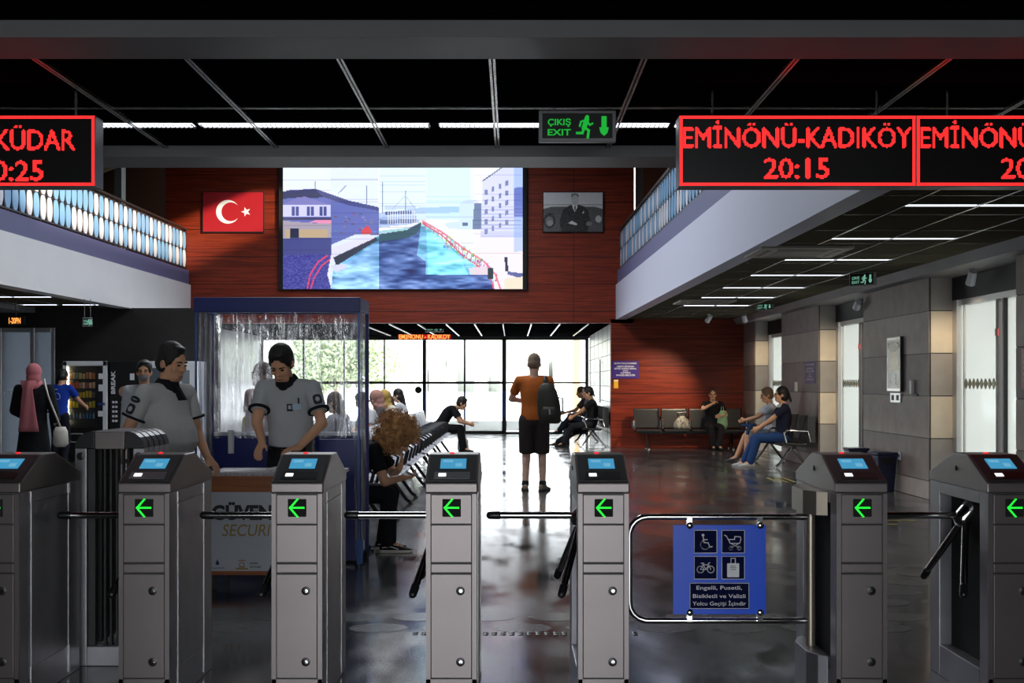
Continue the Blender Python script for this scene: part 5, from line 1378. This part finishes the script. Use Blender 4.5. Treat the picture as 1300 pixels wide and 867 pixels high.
    shirt = remesh(c, {'tshirt': 'shirt', 'long': 'jumper', 'robe': 'robe'}[kind], cloth(col), t, vox * 1.1, 3)
    if kind != 'robe':
        c = MB(); g = .017; f = {'trousers': 1.97, 'shorts': .93, 'wide': 1.97}[bottom[0]]
        R_ = [(-.10, .118, .088), (-.04, .152, .108), (.03, .150, .104), (.07, .146, .10)]
        c.loft([[S(p) for p in ring(P + up(lean[0] * (.3 if sit else .5)) * tt, up(lean[0] * .5), rx + belly * .15, ry + belly * .2, g)] for tt, rx, ry in R_])
        for n in 'LR': leg(c, n, g if bottom[0] != 'shorts' else .024, f)
        remesh(c, bottom[0] if bottom[0] != 'wide' else 'trousers', cloth(bottom[1]), t, vox * 1.2, 3)
    # ---- shoes
    for n in 'LR':
        an, fd = J['an' + n], J['fd' + n]; sd = V((-fd.y, fd.x, 0)); pit = -.02 if an.z < .13 else 0
        base = an + V((0, 0, -.085)); rings = []; ring2 = []
        tilt_ = V((0, 0, 0))
        for f, w_, h_ in ((-.075, .022, .055), (-.062, .034, .085), (-.02, .038, .098), (.05, .040, .078), (.11, .045, .056), (.16, .043, .044), (.195, .030, .034), (.208, .016, .024)):
            c0 = base + fd * f
            rings.append([S(c0 + sd * w_ * math.cos(a) + V((0, 0, .010 + (h_ - .010) * (.5 + .5 * math.sin(a))))) for a in [2 * math.pi * q / 14 for q in range(14)]])
            ring2.append([S(c0 + sd * (w_ + .004) * x + V((0, 0, z))) for x, z in ((-1, 0), (1, 0), (1, .024), (-1, .024))])
        m1 = MB(); m1.loft(rings); up_ = m1.build('shoe', cloth(shoe, .6), t, smooth='all')
        m2 = MB(); m2.loft(ring2); m2.build('sole', cloth(sole or tuple(q * .6 for q in shoe), .6), up_, bevel=.004)
        J['shoe' + n] = up_
    t['_k'] = k
    return t, J, S, hd, up, HM

def strip_on(J, S, name, parent, a, b, f0, f1, r0, r1, m):
    A, B = J[a], J[b]; mb = MB(); mb.tube([S(A + (B - A) * f0), S(A + (B - A) * f1)], [r0, r1], 18)
    return mb.build(name, m, parent, smooth=True)

GREY = (.52, .52, .51); DARKN = (.012, .012, .016)
PATCH = mat('dark_patch', (.012, .014, .025), .6); PATCHW = mat('patch_print', (.45, .45, .48), .6); BADGE = mat('pale_badge', (.42, .55, .68), .4)

def collar(t, S, J, up, lean, neckc, col=DARKN):
    mb = MB(); n = up(lean); lat = V((1, 0, 0)); fr = n.cross(lat).normalized() * -1
    rings = []
    for o, rr, dz in ((0, .092, -.035), (1, .075, .010), (2, .066, .032), (3, .074, .022), (4, .098, -.030)):
        rings.append([S(neckc + n * (dz + (-.03 if math.sin(a) < -.4 and o in (0, 4) else 0)) + lat * rr * 1.05 * math.cos(a) + n.cross(lat) * rr * .95 * math.sin(a)) for a in [2 * math.pi * q / 24 for q in range(24)]])
    mb.loft(rings, caps=False)
    return mb.build('collar', cloth(col), t, smooth='all')

# --- the heavy guard, in profile at the end of the table
g1, J, S, hd, up, HM = person('heavy security guard in a grey polo shirt, in profile at the table end', (X(206, 8.25), 8.25, 0), 64, H=1.685, skin='tan', lean=(3, 9, 16), head=(14, 0, 0),
    hands={'L': (.17, -.24, .93), 'R': (-.34, .10, .86)}, elbows={'L': (.7, .6, -.5), 'R': (-.3, .9, -.1)}, palms={'L': ((0, .4, -1), (.1, -.75, -.7))}, tuck=True, top=('tshirt', GREY), bottom=('trousers', (.010, .010, .013)), belly=.075, wide=1.16, vox=.008, hairstyle='short')
neckc = J['shL'] * .5 + J['shR'] * .5 + up(9) * .065
collar(g1, S, J, up, 9, neckc)
for n in 'LR': strip_on(J, S, 'sleeve_cuff', g1, 'sh' + n, 'el' + n, .605, .66, .0785, .0795, cloth(DARKN))
pl = MB(); pl.hull([S(neckc + v) for v in (V((-.022, -.075, .0)), V((.022, -.075, .0)), V((.012, -.165, -.115)), V((-.004, -.165, -.115)), V((-.022, -.05, .0)), V((.022, -.05, .0)), V((.012, -.10, -.12)), V((-.004, -.10, -.12)))],
    [(0, 1, 2, 3), (7, 6, 5, 4), (0, 4, 5, 1), (1, 5, 6, 2), (2, 6, 7, 3), (3, 7, 4, 0)]); pl.build('neck_placket', cloth(DARKN), g1)
sh, el = J['shR'], J['elR']; ax = (el - sh).normalized()
def patch_pts(f, w, h, out, n=16, shape=None):
    c = sh + (el - sh) * f; o = (V((-1, -.15, .12)) - ax * V((-1, -.15, .12)).dot(ax)).normalized(); la = ax.cross(o).normalized()
    res = []
    for a in [2 * math.pi * q / n for q in range(n)]:
        x, y = (math.cos(a), math.sin(a)) if shape is None else shape(a)
        ang = x * w / .072; rad = out
        res.append(c + ax * y * h + (o * math.cos(ang) + la * math.sin(ang)) * rad)
    return res
def patch(t, S, f, w, h, m, r=.076, shape=None, name='shoulder_patch', par=None):
    mb = MB(); A = patch_pts(f, w, h, r, 16, shape); B_ = patch_pts(f, w, h, r + .004, 16, shape)
    mb.loft([[S(p) for p in A], [S(p) for p in B_]]); return mb.build(name, m, par or t)
p_ = patch(g1, S, .22, .038, .022, PATCH, .0735); patch(g1, S, .22, .022, .004, PATCHW, .0765, None, 'patch_print', p_)
shl = lambda a: (max(-1, min(1, 1.25 * math.cos(a))), max(-1, min(1, 1.15 * math.sin(a))))
p_ = patch(g1, S, .46, .028, .036, PATCH, .0745, shl); patch(g1, S, .46, .014, .018, PATCHW, .0775, None, 'patch_print', p_)

# --- the guard bowing over the table
g2, J, S, hd, up, HM = person('security guard in a grey polo shirt bowing his head over the table', (X(371, 9.1), 9.1, 0), -14, H=1.73, skin='tan', lean=(7, 18, 38), head=(36, 6, 0),
    hands={'R': (-.05, -.40, 1.01), 'L': (.19, -.31, .97)}, elbows={'R': (-.8, .5, -.3), 'L': (1, .45, -.2)}, palms={'R': ((.3, .4, -.8), (.0, -.75, -.65)), 'L': ((0, 0, -1), (-.4, -.9, -.1))}, tuck=True, top=('tshirt', (.44, .45, .46)), bottom=('trousers', (.010, .010, .013)), wide=1.08, belly=.012, vox=.008, hairstyle='short', curl=22)
neckc = J['shL'] * .5 + J['shR'] * .5 + up(16) * .062
collar(g2, S, J, up, 16, neckc)
for n in 'LR': strip_on(J, S, 'sleeve_cuff', g2, 'sh' + n, 'el' + n, .61, .665, .080, .081, cloth(DARKN))
sh, el = J['shL'], J['elL']; ax = (el - sh).normalized()
def patch_pts(f, w, h, out, n=16, shape=None):
    c = sh + (el - sh) * f; v0 = V((.55, -.85, .0)); o = (v0 - ax * v0.dot(ax)).normalized(); la = ax.cross(o).normalized(); res = []
    for a in [2 * math.pi * q / n for q in range(n)]:
        x, y = (math.cos(a), math.sin(a)) if shape is None else shape(a)
        ang = x * w / .072; res.append(c + ax * y * h + (o * math.cos(ang) + la * math.sin(ang)) * out)
    return res
p_ = patch(g2, S, .44, .030, .038, PATCH, .0755, shl); patch(g2, S, .44, .014, .018, PATCHW, .0785, None, 'patch_print', p_)
def on_chest(x, z, tt_, dep):      # a point in front of the chest of the bowed guard
    c = V((0, 0, .955)) + up(6) * tt_; return c + V((x, 0, 0)) + V((0, -math.cos(R(8)), -math.sin(R(8)))) * dep
def chest_plate(name, x, tt_, w, h, m, dep, shape=None):
    mb = MB(); A = []; B_ = []
    for a in [2 * math.pi * q / 16 for q in range(16)]:
        u, v = (max(-1, min(1, 1.4 * math.cos(a))), max(-1, min(1, 1.4 * math.sin(a))))
        p = on_chest(x + u * w, 0, tt_ + v * h, dep - abs(x + u * w) * .22); A.append(S(p)); B_.append(S(p + V((0, .012, 0))))
    mb.loft([B_, A]); return mb.build(name, m, g2)
chest_plate('chest_emblem', .055, .33, .022, .028, PATCH, .145); chest_plate('chest_print', .055, .333, .010, .014, PATCHW, .148)
chest_plate('name_badge', .105, .335, .030, .020, BADGE, .150); chest_plate('pen', .12, .38, .004, .022, PATCH, .150)
mb = MB(); mb.loft([[S(V((0, 0, .955)) + up(6) * tt_ + V(((.176) * math.cos(a), -(.130) * math.sin(a), 0))) for a in [2 * math.pi * q / 28 for q in range(28)]] for tt_ in (-.035, .005)]); bl = mb.build('belt', cloth((.006, .006, .006), .4), g2, smooth=True)
MB().box(-.028, .028, -.142, -.128, .925 * g2['_k'], .958 * g2['_k']).build('belt_buckle', M['chrome'], bl, bevel=.002)
mb = MB(); mb.box(.15, .205, -.10, -.06, .90, 1.06); mb.build('radio', M['charcoal'], g2, bevel=.006)

# --- curly-haired person on the bench closest to the booth
cu, J, S, hd, up, HM = person('curly-haired person in black hunched over a phone on the nearest bench', (-1.46, 10.45, 0), 90, H=1.72, sit=True, skin='tan', lean=(37, 56, 72), head=(40, 0, 0),
    hands={'L': (.06, -.50, .70), 'R': (-.03, -.53, .625)}, elbows={'L': (.6, -.3, -.8), 'R': (-.8, .2, -.6)}, feet={'L': (.10, -.36, .085), 'R': (-.10, -.42, .085), 'foot': (0, -1, 0)}, hairstyle='curly', hair='ginger', top=('tshirt', (.010, .010, .011)), bottom=('trousers', (.012, .012, .014)), shoe=(.010, .010, .011), sole=(.62, .58, .50), vox=.008, curl=40, palms={'R': ((0, -.3, 1), (.2, -1, .1)), 'L': ((0, 1, .2), (0, -.3, 1))})
for n in 'LR':
    an, fd = J['an' + n], J['fd' + n]; sd = V((-fd.y, fd.x, 0)); lc = MB()
    for i in range(4):
        f = .03 + i * .026; z = .083 - i * .008 - .085
        c0 = an + fd * f + V((0, 0, z + .008)); lc.tube([S(c0 - sd * .027 + V((0, 0, -.010))), S(c0 + V((0, 0, .006))), S(c0 + sd * .027 + fd * .014 + V((0, 0, -.010)))], .0045, 6)
    for s in (-1, 1): lc.tube([S(an + fd * .02 + V((0, 0, .008))), S(an + fd * .03 + sd * s * .03 + V((0, 0, .014))), S(an + fd * .05 + sd * s * .045 + V((0, 0, -.012)))], .004, 6)
    lc.build('laces', M['paper'], J['shoe' + n], smooth='all')
    st = MB()
    for s in (-1, 1): st.tube([S(an + fd * -.05 + sd * s * .040 + V((0, 0, -.040))), S(an + fd * .02 + sd * s * .044 + V((0, 0, -.030))), S(an + fd * .09 + sd * s * .046 + V((0, 0, -.052)))], .005, 6)
    st.build('side_stripe', M['paper'], J['shoe' + n], smooth='all')

def phone(label, p, rz, tiltx, m='black'):
    t = thing('phone', label, 'phone', p, rz); t.rotation_euler = (tiltx, 0, rz)
    MB().box(-.036, .036, -.075, .075, -.004, .004).build('case', M[m], t, bevel=.003); MB().box(-.032, .032, -.068, .068, .004, .0048).build('screen', M['seam'], t)
phone('phone held by the curly-haired person', (-1.46 + .635, 10.45 - .06, .648), R(90), R(25))

# --- man with the backpack, seen from behind
sb, J, S, hd, up, HM = person('standing man in an orange T-shirt and dark shorts with a backpack, seen from behind', (X(678, 16.3), 16.3, 0), 176, H=1.80, skin='fair', lean=(2, 3, 12), head=(16, 0, 0),
    hands={'L': (.13, -.34, 1.18), 'R': (-.02, -.34, 1.20)}, elbows={'L': (.9, .3, -.5), 'R': (-.9, .3, -.5)}, feet={'L': (.115, .02, .085), 'R': (-.115, .02, .085), 'footR': (-.35, -1, 0), 'footL': (.1, -1, 0)}, hairstyle='cropped', hair='grey',
    top=('tshirt', (.42, .11, .02)), bottom=('shorts', (.038, .028, .028)), shoe=(.24, .18, .12), sole=(.03, .03, .03), wide=1.06, vox=.009, knees={'L': (0, -1, 0), 'R': (0, -1, 0)})
for n in 'LR':
    strip_on(J, S, 'sock', sb, 'kn' + n, 'an' + n, .90, 1.04, .050, .052, M['black'])
BPM = mat('dark_olive_nylon', (.020, .019, .013), .6, bump=.4, bscale=18)
bk = thing('backpack', 'dark backpack hanging from one shoulder of the man in the orange T-shirt', 'backpack', (X(694, 16.0), 16.02, .90), R(-8))
rings = []
for z, rx, ry in ((0, .10, .06), (.02, .135, .085), (.12, .155, .105), (.28, .15, .10), (.42, .125, .085), (.50, .085, .06), (.53, .04, .035)):
    rings.append([V((rx * math.copysign(abs(math.cos(a)) ** .75, math.cos(a)) + .05 * (1 - z / .53), ry * math.copysign(abs(math.sin(a)) ** .75, math.sin(a)), z)) for a in [2 * math.pi * q / 24 for q in range(24)]])
MB().loft(rings).build('bag_body', BPM, bk, smooth='all')
MB().loft([[V((.045 + (rx) * math.copysign(abs(math.cos(a)) ** .7, math.cos(a)), -.085 + ry * math.copysign(abs(math.sin(a)) ** .7, math.sin(a)), z)) for a in [2 * math.pi * q / 20 for q in range(20)]] for z, rx, ry in ((.04, .08, .03), (.06, .105, .045), (.18, .10, .045), (.22, .08, .03))]).build('front_pocket', BPM, bk, smooth='all')
MB().tube([(-.01, .02, .50), (-.03, .07, .585), (-.035, .16, .60), (-.03, .27, .55)], [.026, .028, .028, .024], 8).build('shoulder_strap', BPM, bk, smooth='all')
MB().tube([(.05, -.125, .19), (.06, -.135, .12)], .012, 6).build('zip_puller', M['alu'], bk); MB().tube([(.17, 0, .10), (.20, -.02, .02), (.17, -.03, -.06)], .008, 6).build('loose_strap', BPM, bk, smooth='all')
MB().tube([(.155, -.02, .15), (.21, -.02, .16), (.21, -.02, .33), (.14, -.02, .34)], .013, 6).build('side_mesh_pocket', BPM, bk, smooth='all')
phone('phone held in front of the man in the orange T-shirt', (X(678, 16.3) - .02, 16.3 + .46, 1.22), 0, R(50))

# --- seated man with the phone at the far end of the benches
person('man in a black T-shirt bent over his phone at the far end of the benches', (-1.50, 25.3, 0), 88, H=1.76, sit=True, skin='tan', lean=(34, 52, 62), head=(24, 0, 0),
    hands={'L': (.05, -.64, .585), 'R': (-.05, -.62, .585)}, elbows={'L': (.7, 0, -.8), 'R': (-.7, 0, -.8)}, feet={'L': (.10, -.50, .085), 'R': (-.10, -.50, .085)}, top=('tshirt', (.010, .010, .012)), bottom=('trousers', (.010, .010, .012)), vox=.011)
phone('phone held by the man in black at the far end of the benches', (-1.50 + .75, 25.3, .62), R(90), R(20))
t = thing('carrier_bag', 'white carrier bag on the floor behind the legs of the man in black', 'bag', (-1.02, 25.6, 0))
MB().loft([[V((rx * math.cos(a), ry * math.sin(a), z)) for a in [2 * math.pi * q / 14 for q in range(14)]] for z, rx, ry in ((0, .10, .07), (.05, .12, .08), (.22, .11, .06), (.32, .05, .03))]).build('bag_body', cloth((.75, .75, .72)), t, smooth='all'); MB().tube([(-.04, 0, .31), (-.03, 0, .42), (.03, 0, .42), (.04, 0, .31)], .008, 6).build('handle', cloth((.75, .75, .72)), t)

# --- people on the benches turned away from the aisle
def sitter(label, y, x=-2.12, face=-90, **kw):
    a = dict(H=1.70, sit=True, vox=.012, lean=(4, 10, 22), head=(14, 0, 0), hands={'L': (.08, -.36, .66), 'R': (-.08, -.36, .66)}, elbows={'L': (.8, .3, -.5), 'R': (-.8, .3, -.5)}, group=None); a.update(kw)
    return person(label, (x, y, 0), face, **a)
sitter('dark-haired man in a white T-shirt at the head of the huddled seated group', 19.0, top=('tshirt', (.62, .62, .64)), face=-62, lean=(12, 22, 34), head=(26, 0, 0))
sitter('seated woman in a salmon pink headscarf in the huddled group', 20.1, hairstyle='hijab', hair=(.46, .24, .20), top=('long', (.10, .08, .08)), face=-75, skin='fair')
sitter('seated woman in a mustard headscarf and cream top in the huddled group', 21.4, hairstyle='hijab', hair=(.52, .34, .10), top=('long', (.62, .56, .46)), face=-45, skin='fair', lean=(8, 14, 22))
sitter('seated woman with long brown hair and a white top in the huddled group', 22.7, hairstyle='long', hair='brown', top=('tshirt', (.68, .66, .64)), skin='fair', lean=(14, 22, 30), head=(22, 0, 0))
sitter('seated woman with long black hair and a pale top at the end of the group', 23.9, hairstyle='long', hair='black', top=('long', (.66, .66, .68)), face=-100, skin='fair')
sitter('seated man in a white shirt leaning over, blurred behind the booth film', 13.2, top=('long', (.66, .68, .74)), lean=(30, 40, 44), face=-70, head=(20, 0, 0))
sitter('seated person in grey beside the leaning man behind the booth film', 15.3, top=('tshirt', (.30, .30, .34)), face=-110, hairstyle='long', hair='brown')
person('standing woman in a pale pink top seen through the booth film', (X(331, 12.4), 12.4, 0), -40, H=1.62, skin='fair', hairstyle='tied', hair='brown', top=('tshirt', (.62, .42, .42)), vox=.012)
person('person in bright yellow seen low through the booth film', (X(318, 13.4), 13.4, 0), 60, H=1.28, skin='tan', top=('tshirt', (.72, .60, .06)), vox=.011, lean=(10, 14, 20), head=(15, 0, 0))

# --- vending corner and entry side
hj, J, S, hd, up, HM = person('woman in a black robe and pink headscarf seen from behind', (X(43, 16.), 16., 0), 184, H=1.66, skin='fair', hairstyle='hijab', hair=(.52, .17, .19), top=('robe', (.008, .008, .010)), wide=1.12, vox=.010, hands={'L': (.20, -.24, 1.0), 'R': (-.22, -.2, .95)}, lean=(0, 2, 4))
sc_ = MB(); rr = random.Random(2)
rings = []
for z, w_, d_, xo in ((1.46, .10, .030, .02), (1.34, .062, .030, .03), (1.20, .085, .028, .03), (1.02, .105, .026, .025), (.86, .125, .024, .02), (.80, .13, .02, .02)):
    rings.append([V((xo + w_ * math.cos(a), .155 + d_ * math.sin(a) + .012 * math.sin(5 * math.cos(a) + z * 6), z)) for a in [2 * math.pi * q / 24 for q in range(24)]])
sc_.loft(rings).build('scarf_tail', cloth((.52, .17, .19)), hj, smooth='all')
t = thing('shoulder_bag', 'white shoulder bag hanging at the side of the woman in black', 'bag', (X(77, 15.95), 15.95, .60), R(10))
MB().loft([[V((rx * math.cos(a), ry * math.sin(a), z)) for a in [2 * math.pi * q / 16 for q in range(16)]] for z, rx, ry in ((0, .06, .05), (.04, .10, .07), (.20, .09, .06), (.26, .06, .03))]).build('bag_body', cloth((.62, .58, .52), .5), t, smooth='all')
MB().tube([(0, .0, .25), (-.06, -.02, .42), (-.14, -.07, .66), (-.19, -.06, .86), (-.21, .06, .875)], .012, 6).build('strap', cloth((.70, .66, .60), .5), t, smooth='all')
bm_, J, S, hd, up, HM = person('man in a bright blue T-shirt using the snack machine, seen from behind', (X(75, 21.3), 21.3, 0), 168, H=1.66, skin='tan', top=('tshirt', (.010, .045, .36)), bottom=('trousers', (.010, .011, .020)), vox=.011, lean=(6, 12, 22), head=(16, 0, 0), hands={'L': (.2, -.2, .95), 'R': (-.24, -.44, 1.02)})
rg = MB()
for sx in (-.045, .045): rg.tube([V((sx + .05 * math.cos(a), .125 + .02 * math.sin(a), 1.20 + .055 * math.sin(a))) for a in [2 * math.pi * q / 18 for q in range(18)]], .006, 6, closed=True)
rg.box(-.05, .05, .12, .135, 1.31, 1.325); rg.build('shirt_print', cloth((.45, .55, .75)), bm_, smooth='all')
mk, J, S, hd, up, HM = person('man in a white shirt and grey face mask looking over the heavy guard\'s shoulder', (X(183, 13.6), 13.6, 0), 8, H=1.66, skin='tan', top=('long', (.58, .60, .64)), vox=.011)
m_ = MB(); m_.ell(hd((0, -.060, -.055)), (.056, .052, .048), HM); m_.build('face_mask', cloth((.25, .26, .28)), mk, smooth='all')

# --- far hall group by the white wall
kw = dict(sit=True, vox=.012, H=1.76)
person('man in black holding a phone, legs stretched out, by the white tiled wall', (1.78, 27.55, 0), -92, lean=(-4, 8, 24), head=(20, 0, 0), hands={'L': (.02, -.42, .66), 'R': (-.06, -.40, .68)}, elbows={'L': (.8, .4, -.5), 'R': (-.8, .4, -.5)}, feet={'L': (.12, -.62, .085), 'R': (-.06, -.78, .085)}, top=('tshirt', (.010, .010, .012)), bottom=('trousers', (.012, .013, .018)), skin='tan', **kw)
person('woman in a grey top with crossed legs beside the man in black', (1.76, 28.4, 0), -92, lean=(-4, 6, 16), head=(10, 0, 0), hands={'L': (.05, -.36, .70), 'R': (-.1, -.36, .70)}, feet={'L': (.0, -.66, .34), 'R': (-.05, -.5, .085)}, hairstyle='tied', top=('long', (.10, .11, .12)), bottom=('trousers', (.015, .018, .03)), skin='tan', **kw)
person('dark-haired person farthest along the bench by the white tiled wall', (1.74, 29.3, 0), -92, lean=(0, 12, 24), head=(16, 0, 0), hands={'L': (.05, -.46, .72), 'R': (-.1, -.46, .72)}, hairstyle='bun', hair='brown', top=('tshirt', (.05, .035, .03)), bottom=('trousers', (.03, .03, .05)), skin='brown', **kw)
# --- woman on the bench by the red wall
person('woman in black on the bench by the red wall, hand raised to her face', (X(904, 26.45), 26.45, 0), 4, sit=True, vox=.011, H=1.68, skin='tan', lean=(2, 6, 12), head=(8, -10, 0), hands={'R': (-.05, -.22, .98), 'L': (.10, -.30, .72)}, elbows={'R': (-1, .1, -.4), 'L': (.8, .3, -.5)}, feet={'L': (.06, -.42, .085), 'R': (-.06, -.38, .085)}, hairstyle='tied', hair='brown', top=('tshirt', (.012, .011, .012)), bottom=('trousers', (.02, .015, .015)))
t = thing('handbag', 'bag of grey patterned leather lying on the bench by the red wall', 'bag', (X(866, 26.35), 26.38, .43), .1)
MB().loft([[V((rx * math.cos(a), ry * math.sin(a), z)) for a in [2 * math.pi * q / 18 for q in range(18)]] for z, rx, ry in ((0, .17, .10), (.05, .20, .12), (.16, .17, .10), (.25, .10, .05), (.29, .05, .03))]).build('bag_body', mat('speckled_leather', (.22, .20, .16), .5, var=.9, vscale=18), t, smooth='all')
MB().tube([(-.09, 0, .22), (-.10, -.02, .36), (.08, -.02, .37), (.09, 0, .22)], .012, 6).build('handle', M['black'], t, smooth=True)
t = thing('carrier_bag', 'pale green carrier bag beside the woman by the red wall', 'bag', (X(917, 26.3), 26.3, .44), .1)
MB().loft([[V((rx * math.cos(a), ry * math.sin(a), z)) for a in [2 * math.pi * q / 14 for q in range(14)]] for z, rx, ry in ((0, .10, .07), (.10, .12, .08), (.30, .10, .06), (.40, .04, .03))]).build('bag_body', cloth((.30, .46, .24)), t, smooth='all'); MB().tube([(-.03, 0, .39), (-.02, 0, .48), (.02, 0, .48), (.03, 0, .39)], .008, 6).build('handle', cloth((.30, .46, .24)), t)
# --- two men on the bench by the pillar
nm, J, S, hd, up, HM = person('man with dark wavy hair, navy T-shirt and blue jeans on the pillar side bench', (4.62, 21.0, 0), -90, H=1.80, sit=True, skin='tan', lean=(-4, 4, 14), head=(2, -4, 0), hands={'L': (.06, -.42, .66), 'R': (-.08, -.36, .68)}, elbows={'L': (.8, .4, -.5), 'R': (-.8, .4, -.5)}, feet={'L': (.06, -.56, .085), 'R': (-.14, -.62, .085)}, hairstyle='tied', hair='black', top=('tshirt', (.016, .018, .04)), bottom=('trousers', (.02, .055, .17)), shoe=(.55, .56, .56), vox=.010)
mb = MB(); n_ = J['shL'] * .5 + J['shR'] * .5; mb.loft([[S(n_ + up(4) * z + V((rr_ * math.cos(a), rr_ * .75 * math.sin(a), 0))) for a in [2 * math.pi * q / 20 for q in range(20)]] for z, rr_ in ((.0, .16), (.035, .125), (.06, .085))]); mb.build('pale_yoke', cloth((.55, .53, .50)), nm, smooth='all')
person('man in a white T-shirt and pale shorts on the pillar side bench', (4.66, 22.15, 0), -90, H=1.76, sit=True, skin='tan', lean=(-2, 8, 20), head=(12, 0, 0), hands={'L': (.02, -.46, .76), 'R': (-.08, -.44, .76)}, elbows={'L': (.8, .4, -.5), 'R': (-.8, .4, -.5)}, feet={'L': (.10, -.46, .085), 'R': (-.10, -.60, .085)}, hairstyle='short', hair='grey', top=('tshirt', (.62, .64, .70)), bottom=('shorts', (.25, .27, .32)), shoe=(.10, .08, .08), vox=.011)
t = thing('folded_jacket', 'dark blue folded jacket on the lap of the man in the white T-shirt', 'jacket', (4.66 - .38, 22.1, .67), .2)
MB().ell((0, 0, 0), (.16, .20, .035)).build('jacket_body', cloth((.02, .05, .13)), t, smooth='all'); MB().tube([(-.05, -.18, -.01), (-.12, -.22, -.08), (-.14, -.22, -.16)], .03, 8).build('sleeve', cloth((.02, .05, .13)), t, smooth='all')
# ------------------------------------------------------------------ daylight and camera
wd = bpy.data.worlds.new('sky'); SC.world = wd; wd.use_nodes = True
bg = wd.node_tree.nodes['Background']; bg.inputs[0].default_value = (.90, .95, 1., 1); bg.inputs[1].default_value = 7.
sl = bpy.data.lights.new('sun', 'SUN'); sl.energy = 7.; sl.angle = R(3); sl.color = (1., .86, .66); so = bpy.data.objects.new('sun', sl); COL.objects.link(so)
so.rotation_euler = V((-.72, .62, -.30)).to_track_quat('-Z', 'Y').to_euler()
wd.cycles.sampling_method = 'AUTOMATIC'

def portal(name, loc, rot, sx, sy):
    l = bpy.data.lights.new(name, 'AREA'); l.shape = 'RECTANGLE'; l.size = sx; l.size_y = sy; l.cycles.is_portal = True
    o = bpy.data.objects.new(name, l); COL.objects.link(o); o.location = loc; o.rotation_euler = rot
    return o
# openings through which the sky lights the hall (an area light's -z faces into the room)
portal('portal_back', (-2.47, 34.95, 1.35), (R(-90), 0, 0), 9.3, 2.7)
portal('portal_front', (-.25, -3.1, 1.42), (R(90), 0, 0), 4.9, 2.85)
portal('portal_roof', ((SKX0 + SKX1) / 2, (SKY0 + SKY1) / 2, 6.7), (0, 0, 0), SKX1 - SKX0, SKY1 - SKY0)
for i, (y0, y1) in enumerate(((12.41, 14.97), (17.8, 20.36), (23.2, 25.75))):
    portal('portal_side', (5.5, (y0 + y1) / 2, 1.22), (R(90), 0, R(90)), y1 - y0, 2.4)
portal('portal_door', (-9.08, 23.15, 1.23), (R(-90), 0, 0), 1.0, 2.4)

cd = bpy.data.cameras.new('camera'); cam = bpy.data.objects.new('camera', cd); COL.objects.link(cam)
cam.location = (0, 0, EYE); cam.rotation_euler = (R(90), 0, 0)
cd.sensor_width = 36; cd.lens = FPX * 36 / 1300; cd.shift_y = (VH - 433.5) / 1300; cd.shift_x = 0
cd.clip_start = .05; cd.clip_end = 2000
SC.camera = cam
vs = SC.view_settings; vs.view_transform = 'Standard'; vs.look = 'None'; vs.exposure = 0.; vs.gamma = 1.; vs.use_curve_mapping = False
cy = SC.cycles; cy.use_denoising = True; cy.max_bounces = 8; cy.transparent_max_bounces = 16; cy.sample_clamp_indirect = 6.
try: cy.denoiser = 'OPENIMAGEDENOISE'
except Exception: pass
